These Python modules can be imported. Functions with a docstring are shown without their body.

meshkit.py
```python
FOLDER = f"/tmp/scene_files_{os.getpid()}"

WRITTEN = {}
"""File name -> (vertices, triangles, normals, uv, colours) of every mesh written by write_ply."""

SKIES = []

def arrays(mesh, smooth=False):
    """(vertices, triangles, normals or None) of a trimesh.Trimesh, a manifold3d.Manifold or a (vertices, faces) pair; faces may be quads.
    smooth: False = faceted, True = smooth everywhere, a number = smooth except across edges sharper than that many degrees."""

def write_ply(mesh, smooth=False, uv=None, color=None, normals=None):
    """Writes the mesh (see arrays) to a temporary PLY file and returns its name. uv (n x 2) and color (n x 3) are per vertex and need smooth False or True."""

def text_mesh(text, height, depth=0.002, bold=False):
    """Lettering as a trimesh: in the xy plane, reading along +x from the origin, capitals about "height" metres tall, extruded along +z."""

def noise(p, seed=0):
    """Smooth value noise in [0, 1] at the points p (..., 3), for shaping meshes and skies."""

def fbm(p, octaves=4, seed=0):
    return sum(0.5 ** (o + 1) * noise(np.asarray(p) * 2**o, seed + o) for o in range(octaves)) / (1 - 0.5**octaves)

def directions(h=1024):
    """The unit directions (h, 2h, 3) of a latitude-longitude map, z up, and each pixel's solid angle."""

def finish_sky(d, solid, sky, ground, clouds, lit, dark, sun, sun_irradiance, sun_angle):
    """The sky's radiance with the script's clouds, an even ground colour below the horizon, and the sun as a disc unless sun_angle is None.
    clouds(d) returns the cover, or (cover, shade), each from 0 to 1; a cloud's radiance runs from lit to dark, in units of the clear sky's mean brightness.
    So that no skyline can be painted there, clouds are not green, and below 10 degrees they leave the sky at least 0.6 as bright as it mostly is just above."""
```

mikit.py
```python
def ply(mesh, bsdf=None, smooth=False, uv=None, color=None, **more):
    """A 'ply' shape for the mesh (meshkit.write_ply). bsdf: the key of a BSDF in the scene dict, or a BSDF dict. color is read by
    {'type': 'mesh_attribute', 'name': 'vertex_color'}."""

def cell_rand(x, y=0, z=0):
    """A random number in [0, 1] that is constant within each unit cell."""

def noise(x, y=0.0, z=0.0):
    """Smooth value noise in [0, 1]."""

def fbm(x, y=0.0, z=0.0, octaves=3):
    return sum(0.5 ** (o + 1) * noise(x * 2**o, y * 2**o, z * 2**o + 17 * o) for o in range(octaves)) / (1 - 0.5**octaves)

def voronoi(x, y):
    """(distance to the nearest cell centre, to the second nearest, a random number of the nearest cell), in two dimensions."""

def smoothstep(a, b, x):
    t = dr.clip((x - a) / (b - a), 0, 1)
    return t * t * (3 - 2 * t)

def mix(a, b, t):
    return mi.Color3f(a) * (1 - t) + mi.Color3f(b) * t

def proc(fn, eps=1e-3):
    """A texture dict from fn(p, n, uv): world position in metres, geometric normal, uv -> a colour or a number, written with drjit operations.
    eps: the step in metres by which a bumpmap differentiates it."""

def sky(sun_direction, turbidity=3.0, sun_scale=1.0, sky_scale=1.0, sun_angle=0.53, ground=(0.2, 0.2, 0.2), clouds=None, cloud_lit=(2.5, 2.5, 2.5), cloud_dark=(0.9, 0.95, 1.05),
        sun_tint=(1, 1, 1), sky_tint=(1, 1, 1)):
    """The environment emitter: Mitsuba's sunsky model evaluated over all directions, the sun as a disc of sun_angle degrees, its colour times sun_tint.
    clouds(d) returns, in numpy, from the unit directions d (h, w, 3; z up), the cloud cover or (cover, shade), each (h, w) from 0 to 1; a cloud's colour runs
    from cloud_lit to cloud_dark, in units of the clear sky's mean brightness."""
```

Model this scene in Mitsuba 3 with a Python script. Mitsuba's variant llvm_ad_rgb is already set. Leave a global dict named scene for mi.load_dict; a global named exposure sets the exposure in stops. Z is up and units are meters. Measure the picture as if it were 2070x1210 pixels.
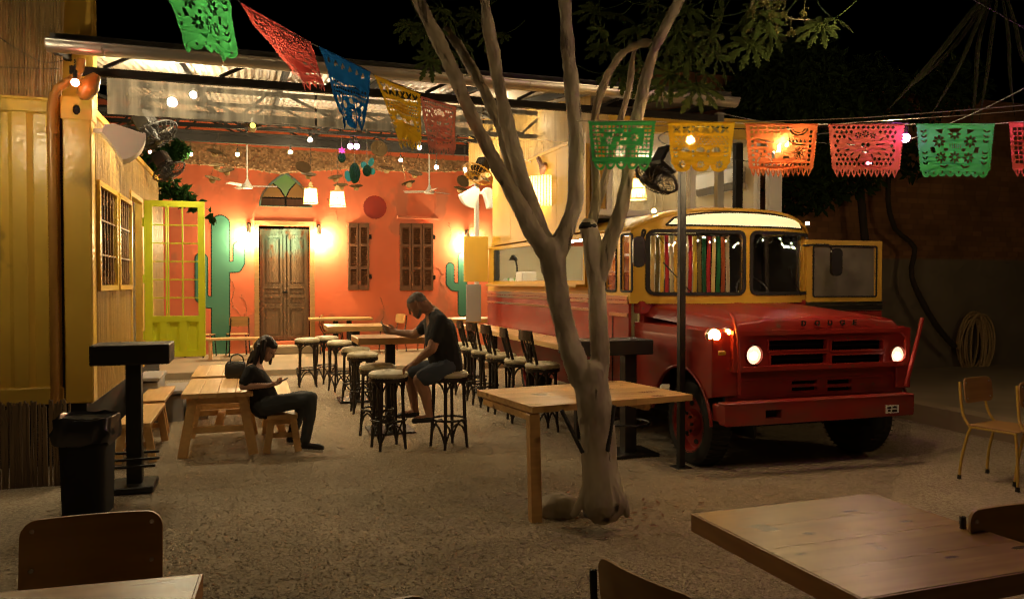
import math, random, numpy as np, trimesh, mitsuba as mi, drjit as dr, mikit, meshkit
import manifold3d as m3
from mikit import noise, fbm, voronoi, cell_rand, smoothstep, mix
from shapely.geometry import Polygon, Point, box as sbox, LineString
from shapely.ops import unary_union
from shapely import affinity
T = mi.ScalarTransform4f
rng = np.random.default_rng(7); random.seed(7)
scene, labels = {'type': 'scene'}, {}
V = lambda *a: np.array(a, float)
# ---------------------------------------------------------------- camera, night sky, exposure
FOC, CX, CY, EYE, YH = 1586., 1035., 605., 1.6, 572.      # in pixels of the 2070 x 1210 photograph
YAW, PIT = math.radians(18.15), math.atan((CY-YH)/FOC)
FWD = V(math.sin(YAW)*math.cos(PIT), math.cos(YAW)*math.cos(PIT), -math.sin(PIT))
RT = V(math.cos(YAW), -math.sin(YAW), 0); UPV = np.cross(RT, FWD); O = V(0, 0, EYE)
scene['camera'] = {'type': 'perspective', 'fov': 2*math.degrees(math.atan(1035/FOC)), 'fov_axis': 'x', 'near_clip': .05, 'far_clip': 300.,
    'to_world': T().look_at(origin=O.tolist(), target=(O+FWD).tolist(), up=[0, 0, 1])}
scene['night_sky'] = {**mikit.sky([.3, .4, .6], turbidity=3, sun_scale=0.0, sky_scale=0.00005, sky_tint=(1, .9, .8)), 'sampling_weight': .15}
exposure = 3.4
LAMP = 1.0
# measuring helpers: where the sight line of a photo pixel meets a plane of the yard (x right along the house, y away from the street, z up)
def ray(x, y): return FWD+RT*(x-CX)/FOC-UPV*(y-CY)/FOC
def gz(x, y, z=0.): d = ray(x, y); return O+d*(z-EYE)/d[2]
def gx(x, y, X): d = ray(x, y); return O+d*X/d[0]
def gy(x, y, Y): d = ray(x, y); return O+d*Y/d[1]
def gd(x, y, D): return O+ray(x, y)*D
# ---------------------------------------------------------------- naming
def num(k):
    if k not in USED: USED.add(k); return k
    i = 1
    while f'{k}_{i:03d}' in USED: i += 1
    USED.add(f'{k}_{i:03d}'); return f'{k}_{i:03d}'
USED = set()
def tag(k, label=None, cat=None, group=None, kind=None):
    e = labels.setdefault(k, {})
    for a, b in (('label', label), ('category', cat), ('group', group), ('kind', kind)):
        if b: e[a] = b
    return k
def thing(name, label, cat, group=None): return tag(num(name), label, cat, group)
def put(name, mesh, mat, parent=None, smooth=False, label=None, kind=None, **kw):
    k = num(f'{parent}__{name}' if parent else name)
    scene[k] = mikit.ply(mesh, mat, smooth, **kw)
    if label or kind: tag(k, label, kind=kind)
    return k
def one(name, mesh, mat, label, cat, group=None, smooth=False, kind=None, **kw):
    return tag(put(name, mesh, mat, None, smooth, **kw), label, cat, group, kind)
def proto(parts): return [(n, mikit.ply(m, mat, s)) for n, m, mat, s in parts]
def place(name, pro, M, label, cat, group=None):
    k = thing(name, label, cat, group)
    for n, d in pro: scene[num(f'{k}__{n}')] = {**d, 'to_world': T(np.asarray(M))}
    return k
def pose(x, y, z=0, deg=0):
    c, s = math.cos(math.radians(deg)), math.sin(math.radians(deg))
    return np.array([[c, -s, 0, x], [s, c, 0, y], [0, 0, 1, z], [0, 0, 0, 1.]])
# ---------------------------------------------------------------- meshes
def cat_(*m): return trimesh.util.concatenate([a for x in m for a in (x if isinstance(x, (list, tuple)) else [x])])
def cbox(x0, x1, y0, y1, z0, z1, ch=.004):
    c, h = V((x0+x1)/2, (y0+y1)/2, (z0+z1)/2), V(abs(x1-x0)/2, abs(y1-y0)/2, abs(z1-z0)/2)
    if ch <= 0: return trimesh.creation.box(h*2, np.block([[np.eye(3), c[:, None]], [np.zeros((1, 3)), 1]]))
    ch = min(ch, h.min()*.6); p = []
    for s in np.ndindex(2, 2, 2):
        s = V(*s)*2-1
        for a in range(3):
            q = s*h; q -= s*ch*(np.arange(3) != a); p.append(q)
    return trimesh.convex.convex_hull(np.array(p)+c)
def fr(o, ex, ey):
    ex = V(*ex)/np.linalg.norm(ex); ey = V(*ey)-np.dot(ey, ex)*ex; ey /= np.linalg.norm(ey); m = np.eye(4)
    m[:3, 0], m[:3, 1], m[:3, 2], m[:3, 3] = ex, ey, np.cross(ex, ey), o
    return m
def moved(m, M): m = m.copy(); m.apply_transform(M); return m
def beam(a, b, w, h=None, ch=.003, up=(0, 0, 1)):
    a, b = V(*a), V(*b); d = b-a; L = np.linalg.norm(d); h = h or w
    if abs(np.dot(d/L, up)) > .98: up = (0, 1, 0)
    return moved(cbox(0, L, -w/2, w/2, -h/2, h/2, ch), fr(a, d, np.cross(up, d)))
def tube(pts, r, n=8, cap=True):
    p = np.asarray(pts, float); k = len(p); r = np.broadcast_to(np.asarray(r, float), (k,))
    t = np.gradient(p, axis=0); t /= np.linalg.norm(t, axis=1, keepdims=True)+1e-12
    a = np.cross(t[0], [0, 0, 1.] if abs(t[0][2]) < .9 else [1., 0, 0]); A = []
    for i in range(k):
        a = a-np.dot(a, t[i])*t[i]; a /= np.linalg.norm(a)+1e-12; A.append(a)
    A = np.array(A); B = np.cross(t, A); th = np.arange(n)*2*np.pi/n
    v = (p[:, None]+r[:, None, None]*(np.cos(th)[None, :, None]*A[:, None]+np.sin(th)[None, :, None]*B[:, None])).reshape(-1, 3)
    i, j = [q.ravel() for q in np.meshgrid(np.arange(k-1), np.arange(n), indexing='ij')]; j2 = (j+1) % n
    f = np.vstack([np.stack([i*n+j, i*n+j2, (i+1)*n+j2], 1), np.stack([i*n+j, (i+1)*n+j2, (i+1)*n+j], 1)])
    if cap:
        q = np.arange(n); q2 = (q+1) % n; v = np.vstack([v, p[0], p[-1]])
        f = np.vstack([f, np.stack([q2, q, q*0+k*n], 1), np.stack([(k-1)*n+q, (k-1)*n+q2, q*0+k*n+1], 1)])
    return trimesh.Trimesh(v, f, process=False)
def spl(pts, n=24):
    from scipy.interpolate import CubicSpline, PchipInterpolator
    p = np.asarray(pts, float); s = np.concatenate([[0], np.cumsum(np.linalg.norm(np.diff(p[:, :3], axis=0), axis=1))])
    return PchipInterpolator(s, p)(np.linspace(0, s[-1], n)) if len(p) > 2 else p[0]+(p[-1]-p[0])*np.linspace(0, 1, n)[:, None]
def stube(pts, r, n=24, sides=8):
    p = np.asarray(pts, float); rr = np.broadcast_to(np.asarray(r, float), (len(p),))
    q = spl(np.column_stack([p, rr]), n); return tube(q[:, :3], q[:, 3], sides)
def lathe(prof, n=24, axis='z', o=(0, 0, 0)):
    m = trimesh.creation.revolve(np.asarray(prof, float), sections=n)
    if axis == 'x': m.apply_transform(fr((0, 0, 0), (0, 1, 0), (0, 0, 1)))
    if axis == 'y': m.apply_transform(fr((0, 0, 0), (0, 0, 1), (1, 0, 0)))
    m.apply_translation(o); return m
def polys(g): return [a for a in getattr(g, 'geoms', [g]) if a.geom_type == 'Polygon' and a.area > 1e-9]
def prism(poly, depth, M=None):
    m = cat_(*[trimesh.creation.extrude_polygon(a, depth, engine='earcut') for a in polys(poly)])
    return moved(m, M) if M is not None else m
def sheet(poly, M=None, edge=None):
    out = []
    for a in polys(poly):
        v, f = trimesh.creation.triangulate_polygon(a, engine='earcut'); v = np.column_stack([v, np.zeros(len(v))])
        if edge: v, f = trimesh.remesh.subdivide_to_size(v, f, edge)
        out.append(trimesh.Trimesh(v, f, process=False))
    m = cat_(*out); return moved(m, M) if M is not None else m
def ell(cx, cy, a, b, rot=0, n=12):
    t = np.arange(n)*2*np.pi/n; q = Polygon(np.column_stack([a*np.cos(t), b*np.sin(t)])); return affinity.translate(affinity.rotate(q, rot, origin=(0, 0)), cx, cy)
def rrect(x0, y0, x1, y1, r): return sbox(x0+r, y0+r, x1-r, y1-r).buffer(r, quad_segs=4)
def blob(joints, bones, edge=.02, it=6):                          # one smooth skin over a skeleton: joints {name: (x, y, z, radius)}
    S = lambda q: m3.Manifold.sphere(q[3], 14).translate(list(map(float, q[:3])))
    out = m3.Manifold()
    for b in bones: out += m3.Manifold.batch_hull([S(joints[j] if isinstance(j, str) else j) for j in b])
    out = out.refine_to_length(edge); g = out.to_mesh(); t = trimesh.Trimesh(g.vert_properties[:, :3], g.tri_verts, process=True)
    trimesh.smoothing.filter_taubin(t, .5, .53, iterations=it); return t
WALLM = lambda Y: fr((0, Y, 0), (1, 0, 0), (0, 0, 1))               # (x, z) drawn on the plane y = Y; depth runs towards the camera
SIDEM = lambda X: fr((X, 0, 0), (0, 1, 0), (0, 0, 1))               # (y, z) drawn on the plane x = X; depth runs to +x
# ---------------------------------------------------------------- materials
def col(c): return mikit.proc(c) if callable(c) else {'type': 'rgb', 'value': list(c)}
def mat(name, base, rough=.5, metal=0., bump=None, bscale=1., eps=2e-3, **kw):
    b = {'type': 'principled', 'base_color': col(base), 'roughness': rough if not callable(rough) else mikit.proc(rough), 'metallic': metal, **kw}
    if bump: b = {'type': 'bumpmap', 'tex': mikit.proc(bump, eps), 'scale': bscale, 'bsdf': b}
    scene[name] = {'type': 'twosided', 'bsdf': b}; return name
def gravel_c(p, n, uv):
    a, b, r = voronoi(p.x*70, p.y*70); q = fbm(p.x*.9, p.y*.9, 0., 4)
    return mix((.235, .19, .13), (.40, .335, .24), r)*(.6+.6*q)
def gravel_b(p, n, uv):
    a, b, r = voronoi(p.x*70, p.y*70); return .0012*dr.minimum(b-a, .5)+.012*fbm(p.x*3, p.y*3, 0., 2)
mat('m_gravel', gravel_c, .95, bump=gravel_b)
scene['m_stones'] = {'type': 'twosided', 'bsdf': {'type': 'principled', 'base_color': {'type': 'mesh_attribute', 'name': 'vertex_color'}, 'roughness': .9}}
def plaster_c(p, n, uv):
    q = fbm(p.x*1.3, p.z*1.3, p.y, 4); s = smoothstep(.62, .75, fbm(p.x*2.2+9, p.z*1.4, 3., 4)); d = smoothstep(1.3, .1, p.z)*fbm(p.x*4, p.z*4, 0., 3)
    return mix(mix((.88, .24, .118), (.74, .175, .08), smoothstep(.2, .8, q)), (.52, .19, .11), .6*s+.7*d)
mat('m_plaster', plaster_c, .75, bump=lambda p, n, uv: .010*fbm(p.x*2.5, p.z*2.5, p.y*2, 3)+.0025*noise(p.x*30, p.z*30))
def pine_c(p, n, uv):
    g = fbm(p.x*3, p.y*38, p.z*38, 3); k = smoothstep(.80, .9, noise(p.x*5, p.y*13, p.z*9)); b = cell_rand(p.y*9, 0, 0)
    return mix(mix((.66, .41, .17), (.46, .24, .08), g), (.16, .07, .025), k*.8)*(.8+.3*b)
mat('m_pine', pine_c, .38, specular=.5)
def pine_y(p, n, uv):
    g = fbm(p.x*34, p.y*2.4, p.z*34, 3); return mix((.68, .44, .19), (.50, .28, .10), g)
mat('m_piney', pine_y, .42)
def oldwood_c(p, n, uv):
    g = fbm(p.x*26, p.z*1.8, p.y*20, 4); t = smoothstep(2.05, 2.5, p.z+.5*fbm(p.x*5, p.z*4, 0., 3)-.25)*smoothstep(.35, .62, fbm(p.x*9, p.z*5, 2., 3)+.12)
    return mix(mix((.22, .13, .062), (.07, .04, .02), g), (.10, .22, .19), t*.8)
mat('m_oldwood', oldwood_c, .6, bump=lambda p, n, uv: .004*fbm(p.x*40, p.z*3, p.y*30, 3))
mat('m_shutter', lambda p, n, uv: mix((.20, .085, .035), (.10, .04, .018), fbm(p.x*20, p.z*2.5, p.y*20, 3)), .6)
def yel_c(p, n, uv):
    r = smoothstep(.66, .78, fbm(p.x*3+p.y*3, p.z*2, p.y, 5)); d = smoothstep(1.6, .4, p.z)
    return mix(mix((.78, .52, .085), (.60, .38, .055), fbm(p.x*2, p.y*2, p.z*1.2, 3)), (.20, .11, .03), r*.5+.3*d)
def dent(p, n, uv): return .02*fbm(p.x*2.2, p.y*2.2, p.z*1.6, 3)+.0025*noise(p.x*40, p.y*40, p.z*40)
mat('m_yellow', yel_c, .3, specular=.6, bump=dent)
mat('m_bamboo', lambda p, n, uv: mix((.48, .30, .11), (.20, .11, .04), fbm(p.x*55+p.y*55, p.z*1.5, 0., 2)), .55)
mat('m_reeddark', lambda p, n, uv: mix((.20, .13, .06), (.09, .055, .025), fbm(p.x*55, p.y*55, p.z*1.5, 2)), .7)
mat('m_reed', lambda p, n, uv: mix((.60, .40, .11), (.27, .155, .04), fbm(p.x*60+p.y*60, p.z*1.2, 3., 2)), .45)
mat('m_bark', lambda p, n, uv: mix(mix((.42, .365, .275), (.18, .145, .10), smoothstep(.3, .75, fbm(p.x*7, p.y*7, p.z*2.4, 5))*.9), (.03, .022, .015), dr.maximum(smoothstep(.62, .72, fbm(p.x*8+3, p.y*8, p.z*6, 3))*smoothstep(.34, .16, p.z), smoothstep(.70, .78, fbm(p.x*16, p.y*16, p.z*2.2+4, 4))*.8)), .85,
    bump=lambda p, n, uv: .05*fbm(p.x*9, p.y*9, p.z*4, 5)+.012*noise(p.x*34, p.y*34, p.z*14))
def wallold_c(p, n, uv):
    row = dr.floor(p.z/.09); off = cell_rand(row, 3, 0)*.25; a = dr.abs((p.y+p.x+off)/.26-dr.floor((p.y+p.x+off)/.26)-.5); h = dr.abs(p.z/.09-row-.5)
    j = smoothstep(.40, .47, dr.maximum(a, h)); r = cell_rand(row, dr.floor((p.y+p.x+off)/.26), 1)
    brick = mix(mix((.27, .125, .05), (.37, .18, .075), r), (.17, .10, .055), j*.35)*(.6+.8*fbm(p.y*2+p.x*2, p.z*2, 0., 4))
    return mix(brick, mix((.20, .165, .11), (.34, .28, .19), fbm(p.y*1.2+p.x, p.z*1.2, 5., 4)), smoothstep(2.05, 1.98, p.z))
mat('m_oldwall', wallold_c, .95, bump=lambda p, n, uv: .05*fbm(p.y*6+p.x*6, p.z*8, 0., 4))
def red_c(p, n, uv): return mix(mix((.30, .018, .011), (.20, .013, .009), fbm(p.x*2, p.y*2, p.z*2, 4)), (.13, .07, .04), .55*smoothstep(.95, .35, p.z)*smoothstep(.35, .7, fbm(p.x*4, p.y*4, p.z*6, 4))+.35*smoothstep(.6, .8, fbm(p.x*5, p.y*5, p.z*5+3, 5))+.6*smoothstep(.74, .78, fbm(p.x*17, p.y*17, p.z*17, 3)))
mat('m_red', red_c, lambda p, n, uv: .22+.3*fbm(p.x*4, p.y*4, p.z*4, 4), specular=.5, clearcoat=.5, clearcoat_gloss=.85, bump=lambda p, n, uv: .006*fbm(p.x*3, p.y*3, p.z*3, 2))
mat('m_busyellow', lambda p, n, uv: mix((.68, .42, .055), (.56, .32, .04), fbm(p.x*3, p.y*3, p.z*3, 4)), .3, specular=.5, clearcoat=.3, clearcoat_gloss=.8)
mat('m_redflat', (.27, .018, .012), .4); mat('m_yelplain', (.64, .42, .07), .45); mat('m_ply', lambda p, n, uv: mix((.52, .30, .035), (.42, .23, .022), fbm(p.y*3, p.z*.9, 0., 4)), .5)
mat('m_lime', (.63, .70, .03), .4); mat('m_black', (.012, .011, .010), .45); mat('m_blackwood', (.016, .011, .008), .32, specular=.5); mat('m_steel', (.016, .014, .012), .7, specular=.15); mat('m_bar', (.24, .12, .035), .5); mat('m_barkdark', (.05, .038, .025), .9)
mat('m_chrome', (.72, .70, .66), .18, 1.); mat('m_galv', (.50, .48, .45), .34, .9); mat('m_white', (.72, .70, .66), .5); mat('m_cream', (.60, .52, .36), .55)
mat('m_rubber', (.018, .017, .016), .8); mat('m_grey', (.28, .27, .26), .6); mat('m_dark', (.006, .006, .006), .8); mat('m_orange', (.34, .16, .03), .35)
mat('m_seat', lambda p, n, uv: mix((.50, .45, .30), (.30, .25, .14), smoothstep(.4, .8, fbm(p.x*9, p.y*9, p.z*4, 4))), .5); mat('m_straw', (.42, .29, .12), .75); mat('m_hat', (.075, .048, .022), .8, specular=.1); mat('m_cable', (.02, .02, .02), .6)
mat('m_cactus', lambda p, n, uv: mix((.05, .20, .14), (.08, .27, .19), fbm(p.x*2, p.z*2, 0., 3)), .7); mat('m_outline', (.012, .05, .03), .7); mat('m_sun', (.36, .03, .015), .6)
mat('m_amberglass', (.46, .22, .01), .4); mat('m_greenglass', (.16, .38, .09), .3); mat('m_tile', (.48, .38, .26), .7)
mat('m_concrete', lambda p, n, uv: mix((.34, .27, .18), (.24, .185, .12), fbm(p.x*2, p.y*2, p.z*2, 4)), .8)
mat('m_rubble', lambda p, n, uv: mix((.66, .44, .25), (.20, .11, .055), noise(p.x*24, p.z*24, p.y*24)), .85)
mat('m_skin', (.34, .175, .105), .5); mat('m_skin2', (.50, .29, .20), .5); mat('m_shirt', (.012, .012, .013), .85); mat('m_shorts', (.045, .055, .075), .85)
mat('m_leggings', (.03, .034, .036), .7); mat('m_hair', (.018, .011, .008), .5); mat('m_stubble', (.16, .13, .11), .7); mat('m_phone', (.03, .03, .035), .2)
mat('m_curtain', (.3, .3, .3), .9); mat('m_rope', lambda p, n, uv: mix((.60, .44, .20), (.42, .28, .11), noise(p.x*60, p.y*60, p.z*60)), .6)
mat('m_plychair', lambda p, n, uv: mix((.42, .245, .09), (.30, .165, .055), fbm(p.x*3, p.y*3, p.z*30, 3)), .4); mat('m_yeltube', (.50, .33, .06), .35)
mat('m_roofsheet', (.36, .31, .24), .5)
def leafmat(name, c, t=.5): scene[name] = {'type': 'principledthin', 'base_color': {'type': 'rgb', 'value': list(c)}, 'roughness': .5, 'diff_trans': t}
leafmat('m_leaf', (.042, .062, .018)); leafmat('m_leafdark', (.035, .06, .018)); mat('m_palm', (.05, .065, .022), .5); leafmat('m_ivy', (.014, .04, .01)); leafmat('m_bud', (.16, .15, .05))
for nm, c in dict(green=(.075, .50, .16), coral=(.64, .16, .12), blue=(.012, .13, .44), gold=(.78, .48, .03), orange=(.70, .19, .07), salmon=(.70, .24, .17), rose=(.62, .11, .10)).items(): leafmat('m_paper_'+nm, c, .45)
scene['m_glass'] = {'type': 'thindielectric'}
scene['m_plastic'] = {'type': 'blendbsdf', 'weight': mikit.proc(lambda p, n, uv: .06+.42*dr.square(fbm(p.x*17, p.z*.7, 0., 4))), 'a': {'type': 'thindielectric'},
    'b': {'type': 'principledthin', 'base_color': {'type': 'rgb', 'value': [.75, .7, .58]}, 'roughness': .5, 'diff_trans': 1.1}}
scene['m_dustyglass'] = {'type': 'blendbsdf', 'weight': mikit.proc(lambda p, n, uv: .18+.3*fbm(p.x*5, p.z*5, 0., 4)), 'a': {'type': 'thindielectric'}, 'b': {'type': 'principledthin', 'base_color': {'type': 'rgb', 'value': [.5, .47, .4]}, 'roughness': .6, 'diff_trans': .8}}
scene['m_shade'] = {'type': 'principledthin', 'base_color': {'type': 'rgb', 'value': [.85, .74, .52]}, 'roughness': .6, 'diff_trans': 1.2}
for i, c in enumerate([(.02, .16, .05), (.62, .44, .05), (.18, .14, .04), (.60, .46, .20), (.42, .03, .03), (.58, .50, .34), (.62, .40, .06), (.05, .05, .03), (.60, .50, .30), (.02, .12, .05), (.45, .10, .03)]): mat(f'm_strip{i}', c, .8)
def bulb(c, r, rad, parent=None, name='bulb', w=None):               # a lit glass bulb
    k = num(f'{parent}__{name}' if parent else name)
    rad = [float(x)*LAMP for x in rad]
    scene[k] = {'type': 'sphere', 'center': list(map(float, c)), 'radius': float(r), 'emitter': {'type': 'area', 'radiance': {'type': 'rgb', 'value': rad}, 'sampling_weight': w or max(.05, 40*r*r*sum(rad)/3)}}
    return k
def glow(name, mesh, rad, parent, w=.3, smooth=False):
    k = num(f'{parent}__{name}'); rad = [float(x)*LAMP for x in rad]
    if mesh.volume < 0: mesh = mesh.copy(); mesh.invert()
    scene[k] = {**mikit.ply(mesh, 'm_white', smooth), 'emitter': {'type': 'area', 'radiance': {'type': 'rgb', 'value': rad}, 'sampling_weight': w}}
    return k
WARM, PINK = V(1, .8, .47), V(1, .12, .75)
# ================================================================ ground
def grid(x0, x1, y0, y1, n, m, f):
    x, y = np.meshgrid(np.linspace(x0, x1, n), np.linspace(y0, y1, m)); v = np.column_stack([x.ravel(), y.ravel(), f(x, y).ravel()])
    i, j = [q.ravel() for q in np.meshgrid(np.arange(m-1), np.arange(n-1), indexing='ij')]; a = i*n+j
    return trimesh.Trimesh(v, np.vstack([np.stack([a, a+1, a+n+1], 1), np.stack([a, a+n+1, a+n], 1)]), process=False)
def gh(x, y):
    p = np.stack([np.asarray(x, float)*.9, np.asarray(y, float)*.9, np.zeros_like(np.asarray(x, float))], -1)
    return (meshkit.fbm(p, 2, 3)-.5)*.05-.008
one('gravel_ground', grid(-9, 14, -3, 14.2, 300, 220, gh), 'm_gravel', 'tan gravel covering the open yard', 'gravel', kind='structure', smooth=True)
one('ground', grid(-60, 60, -40, 80, 40, 40, lambda x, y: x*0-.09), 'm_gravel', 'dark open ground around the yard', 'ground', kind='structure')
def stones(n):
    w = rng.random((n*4, 2)); y = 1.4+w[:, 0]**1.5*10.5; x = -.5+y*(-.34+1.42*w[:, 1])
    ok = (x > -1.4) & (x < 8); x, y = x[ok][:n], y[ok][:n]; n = len(x)
    b = trimesh.convex.convex_hull(np.vstack([np.eye(3), -np.eye(3)])); s = rng.uniform(.0036, .0074, n)*(1+.6*(rng.random(n) < .03)); k = len(b.vertices)
    v = b.vertices[None]*(s[:, None, None]*rng.uniform(.6, 1.35, (n, 1, 3))*V(1, 1, .5))*rng.uniform(.75, 1.25, (n, k, 1))
    a = rng.uniform(0, 6.3, n); c, q = np.cos(a)[:, None], np.sin(a)[:, None]
    v = np.stack([v[..., 0]*c-v[..., 1]*q+x[:, None], v[..., 0]*q+v[..., 1]*c+y[:, None], v[..., 2]+(gh(x, y)+s*.35)[:, None]], -1)
    f = (b.faces[None]+np.arange(n)[:, None, None]*k).reshape(-1, 3)
    t = rng.random(n)[:, None]; c = V(.22, .175, .12)*(1-t)+V(.50, .425, .31)*t
    return trimesh.Trimesh(v.reshape(-1, 3), f, process=False), np.repeat(c, k, 0)
_m, _c = stones(150000)
one('gravel', _m, 'm_stones', 'loose pale gravel stones scattered over the yard', 'gravel', kind='stuff', color=_c)
one('raised_floor', cbox(-6, 9, 14.2, 17.75, -.2, .10, .01), 'm_concrete', 'smooth pale floor one step up in front of the orange house', 'floor', kind='structure')
# ================================================================ the orange house
YW = 17.7
W = lambda x, y, Y=YW: gy(x, y, Y)[[0, 2]]
def wpoly(pts, Y=YW): return Polygon([W(*p, Y) for p in pts])
def wrect(x0, y0, x1, y1, Y=YW): a, b = W(x0, (y0+y1)/2, Y), W(x1, (y0+y1)/2, Y); m = (x0+x1)/2; return sbox(a[0], W(m, y1, Y)[1], b[0], W(m, y0, Y)[1])
house = thing('house', 'salmon orange plastered house front with old double doors and painted cacti', 'house')
door_o, arch = wrect(524, 456, 627, 690), None
ab = wrect(523, 347, 631, 418); x0, z0, x1, z1 = ab.bounds; xm = (x0+x1)/2; hw = (x1-x0)/2
def archp(s=1., base=0.):
    t = np.linspace(0, 1, 12); L = [(xm-hw*s*(1-a**2.1), z0+base+(z1-z0)*s*a-base*s) for a in t]
    L[-1] = (xm, z0+(z1-z0)*s); R = [(2*xm-a, b) for a, b in L[::-1]][1:]; return Polygon(L+R)
arch = archp()
wall = sbox(-6, -.2, 9.5, 5.4).difference(door_o).difference(arch)
put('wall', prism(wall, .32, WALLM(YW+.32)), 'm_plaster', house)
put('back_lining', cbox(-6, 9.5, YW+.36, YW+.42, -.2, 5.4, 0), 'm_dark', house)
band = wpoly([(225, 276), (560, 301), (1010, 331), (1010, 352), (940, 346), (860, 348), (780, 346), (700, 342), (640, 346), (560, 352), (500, 341), (420, 335), (330, 326), (225, 322)])
def rubble():
    P = []; bx = band.bounds
    for z in np.arange(bx[1], bx[3], .046):
        for x in np.arange(bx[0], bx[2], .060):
            q = (x+rng.uniform(-.03, .03), z+rng.uniform(-.02, .02))
            if band.contains(Point(q)): P.append(q)
    b = trimesh.creation.icosahedron(); out = []
    for x, z in P:
        v = b.vertices*rng.uniform(.6, 1.25, (12, 1))*V(rng.uniform(.028, .045), rng.uniform(.03, .05), rng.uniform(.024, .036)); a = rng.uniform(-.6, .6)
        out.append(trimesh.Trimesh(np.column_stack([v[:, 0]*math.cos(a)-v[:, 2]*math.sin(a)+x, v[:, 1]+YW-.01, v[:, 0]*math.sin(a)+v[:, 2]*math.cos(a)+z]), b.faces, process=False))
    return cat_(*out)
put('bare_stonework', cat_(rubble(), prism(band, .02, WALLM(YW))), 'm_rubble', house, label='band of bare rough stonework along the top of the orange wall', kind='stuff')
# door: frame, two leaves with panels, transom dark gap
fr_o = wrect(514, 447, 636, 691)
k = put('door_frame', prism(fr_o.difference(wrect(524, 456, 627, 700)), .12, WALLM(YW+.09)), 'm_pine', house)
for i, (a, b) in enumerate(((526, 576), (577, 625))):
    d = put('door', prism(wrect(a, 462, b, 688), .05, WALLM(YW+.20)), 'm_oldwood', house, label='weathered %s leaf of the old wooden double door with green paint left at the top' % ('left', 'right')[i])
    for y0, y1 in ((478, 575), (582, 596), (601, 615), (622, 680)):
        r = wrect(a+8, y0, b-8, y1); put('panel', cat_(prism(r.buffer(.035).difference(r.buffer(-.01)), .035, WALLM(YW+.152)), prism(r.buffer(-.05, join_style=2), .02, WALLM(YW+.152))), 'm_oldwood', d)
    hx = W((574, 579)[i], 590); put('handle', lathe([(0, -.03), (.025, -.03), (.03, 0), (.012, .03), (0, .03)], 10, 'y', (hx[0], YW+.11, hx[1])), 'm_steel', d)
put('door_slat', prism(wrect(573.5, 462, 578.5, 688), .03, WALLM(YW+.15)), 'm_oldwood', house)
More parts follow.
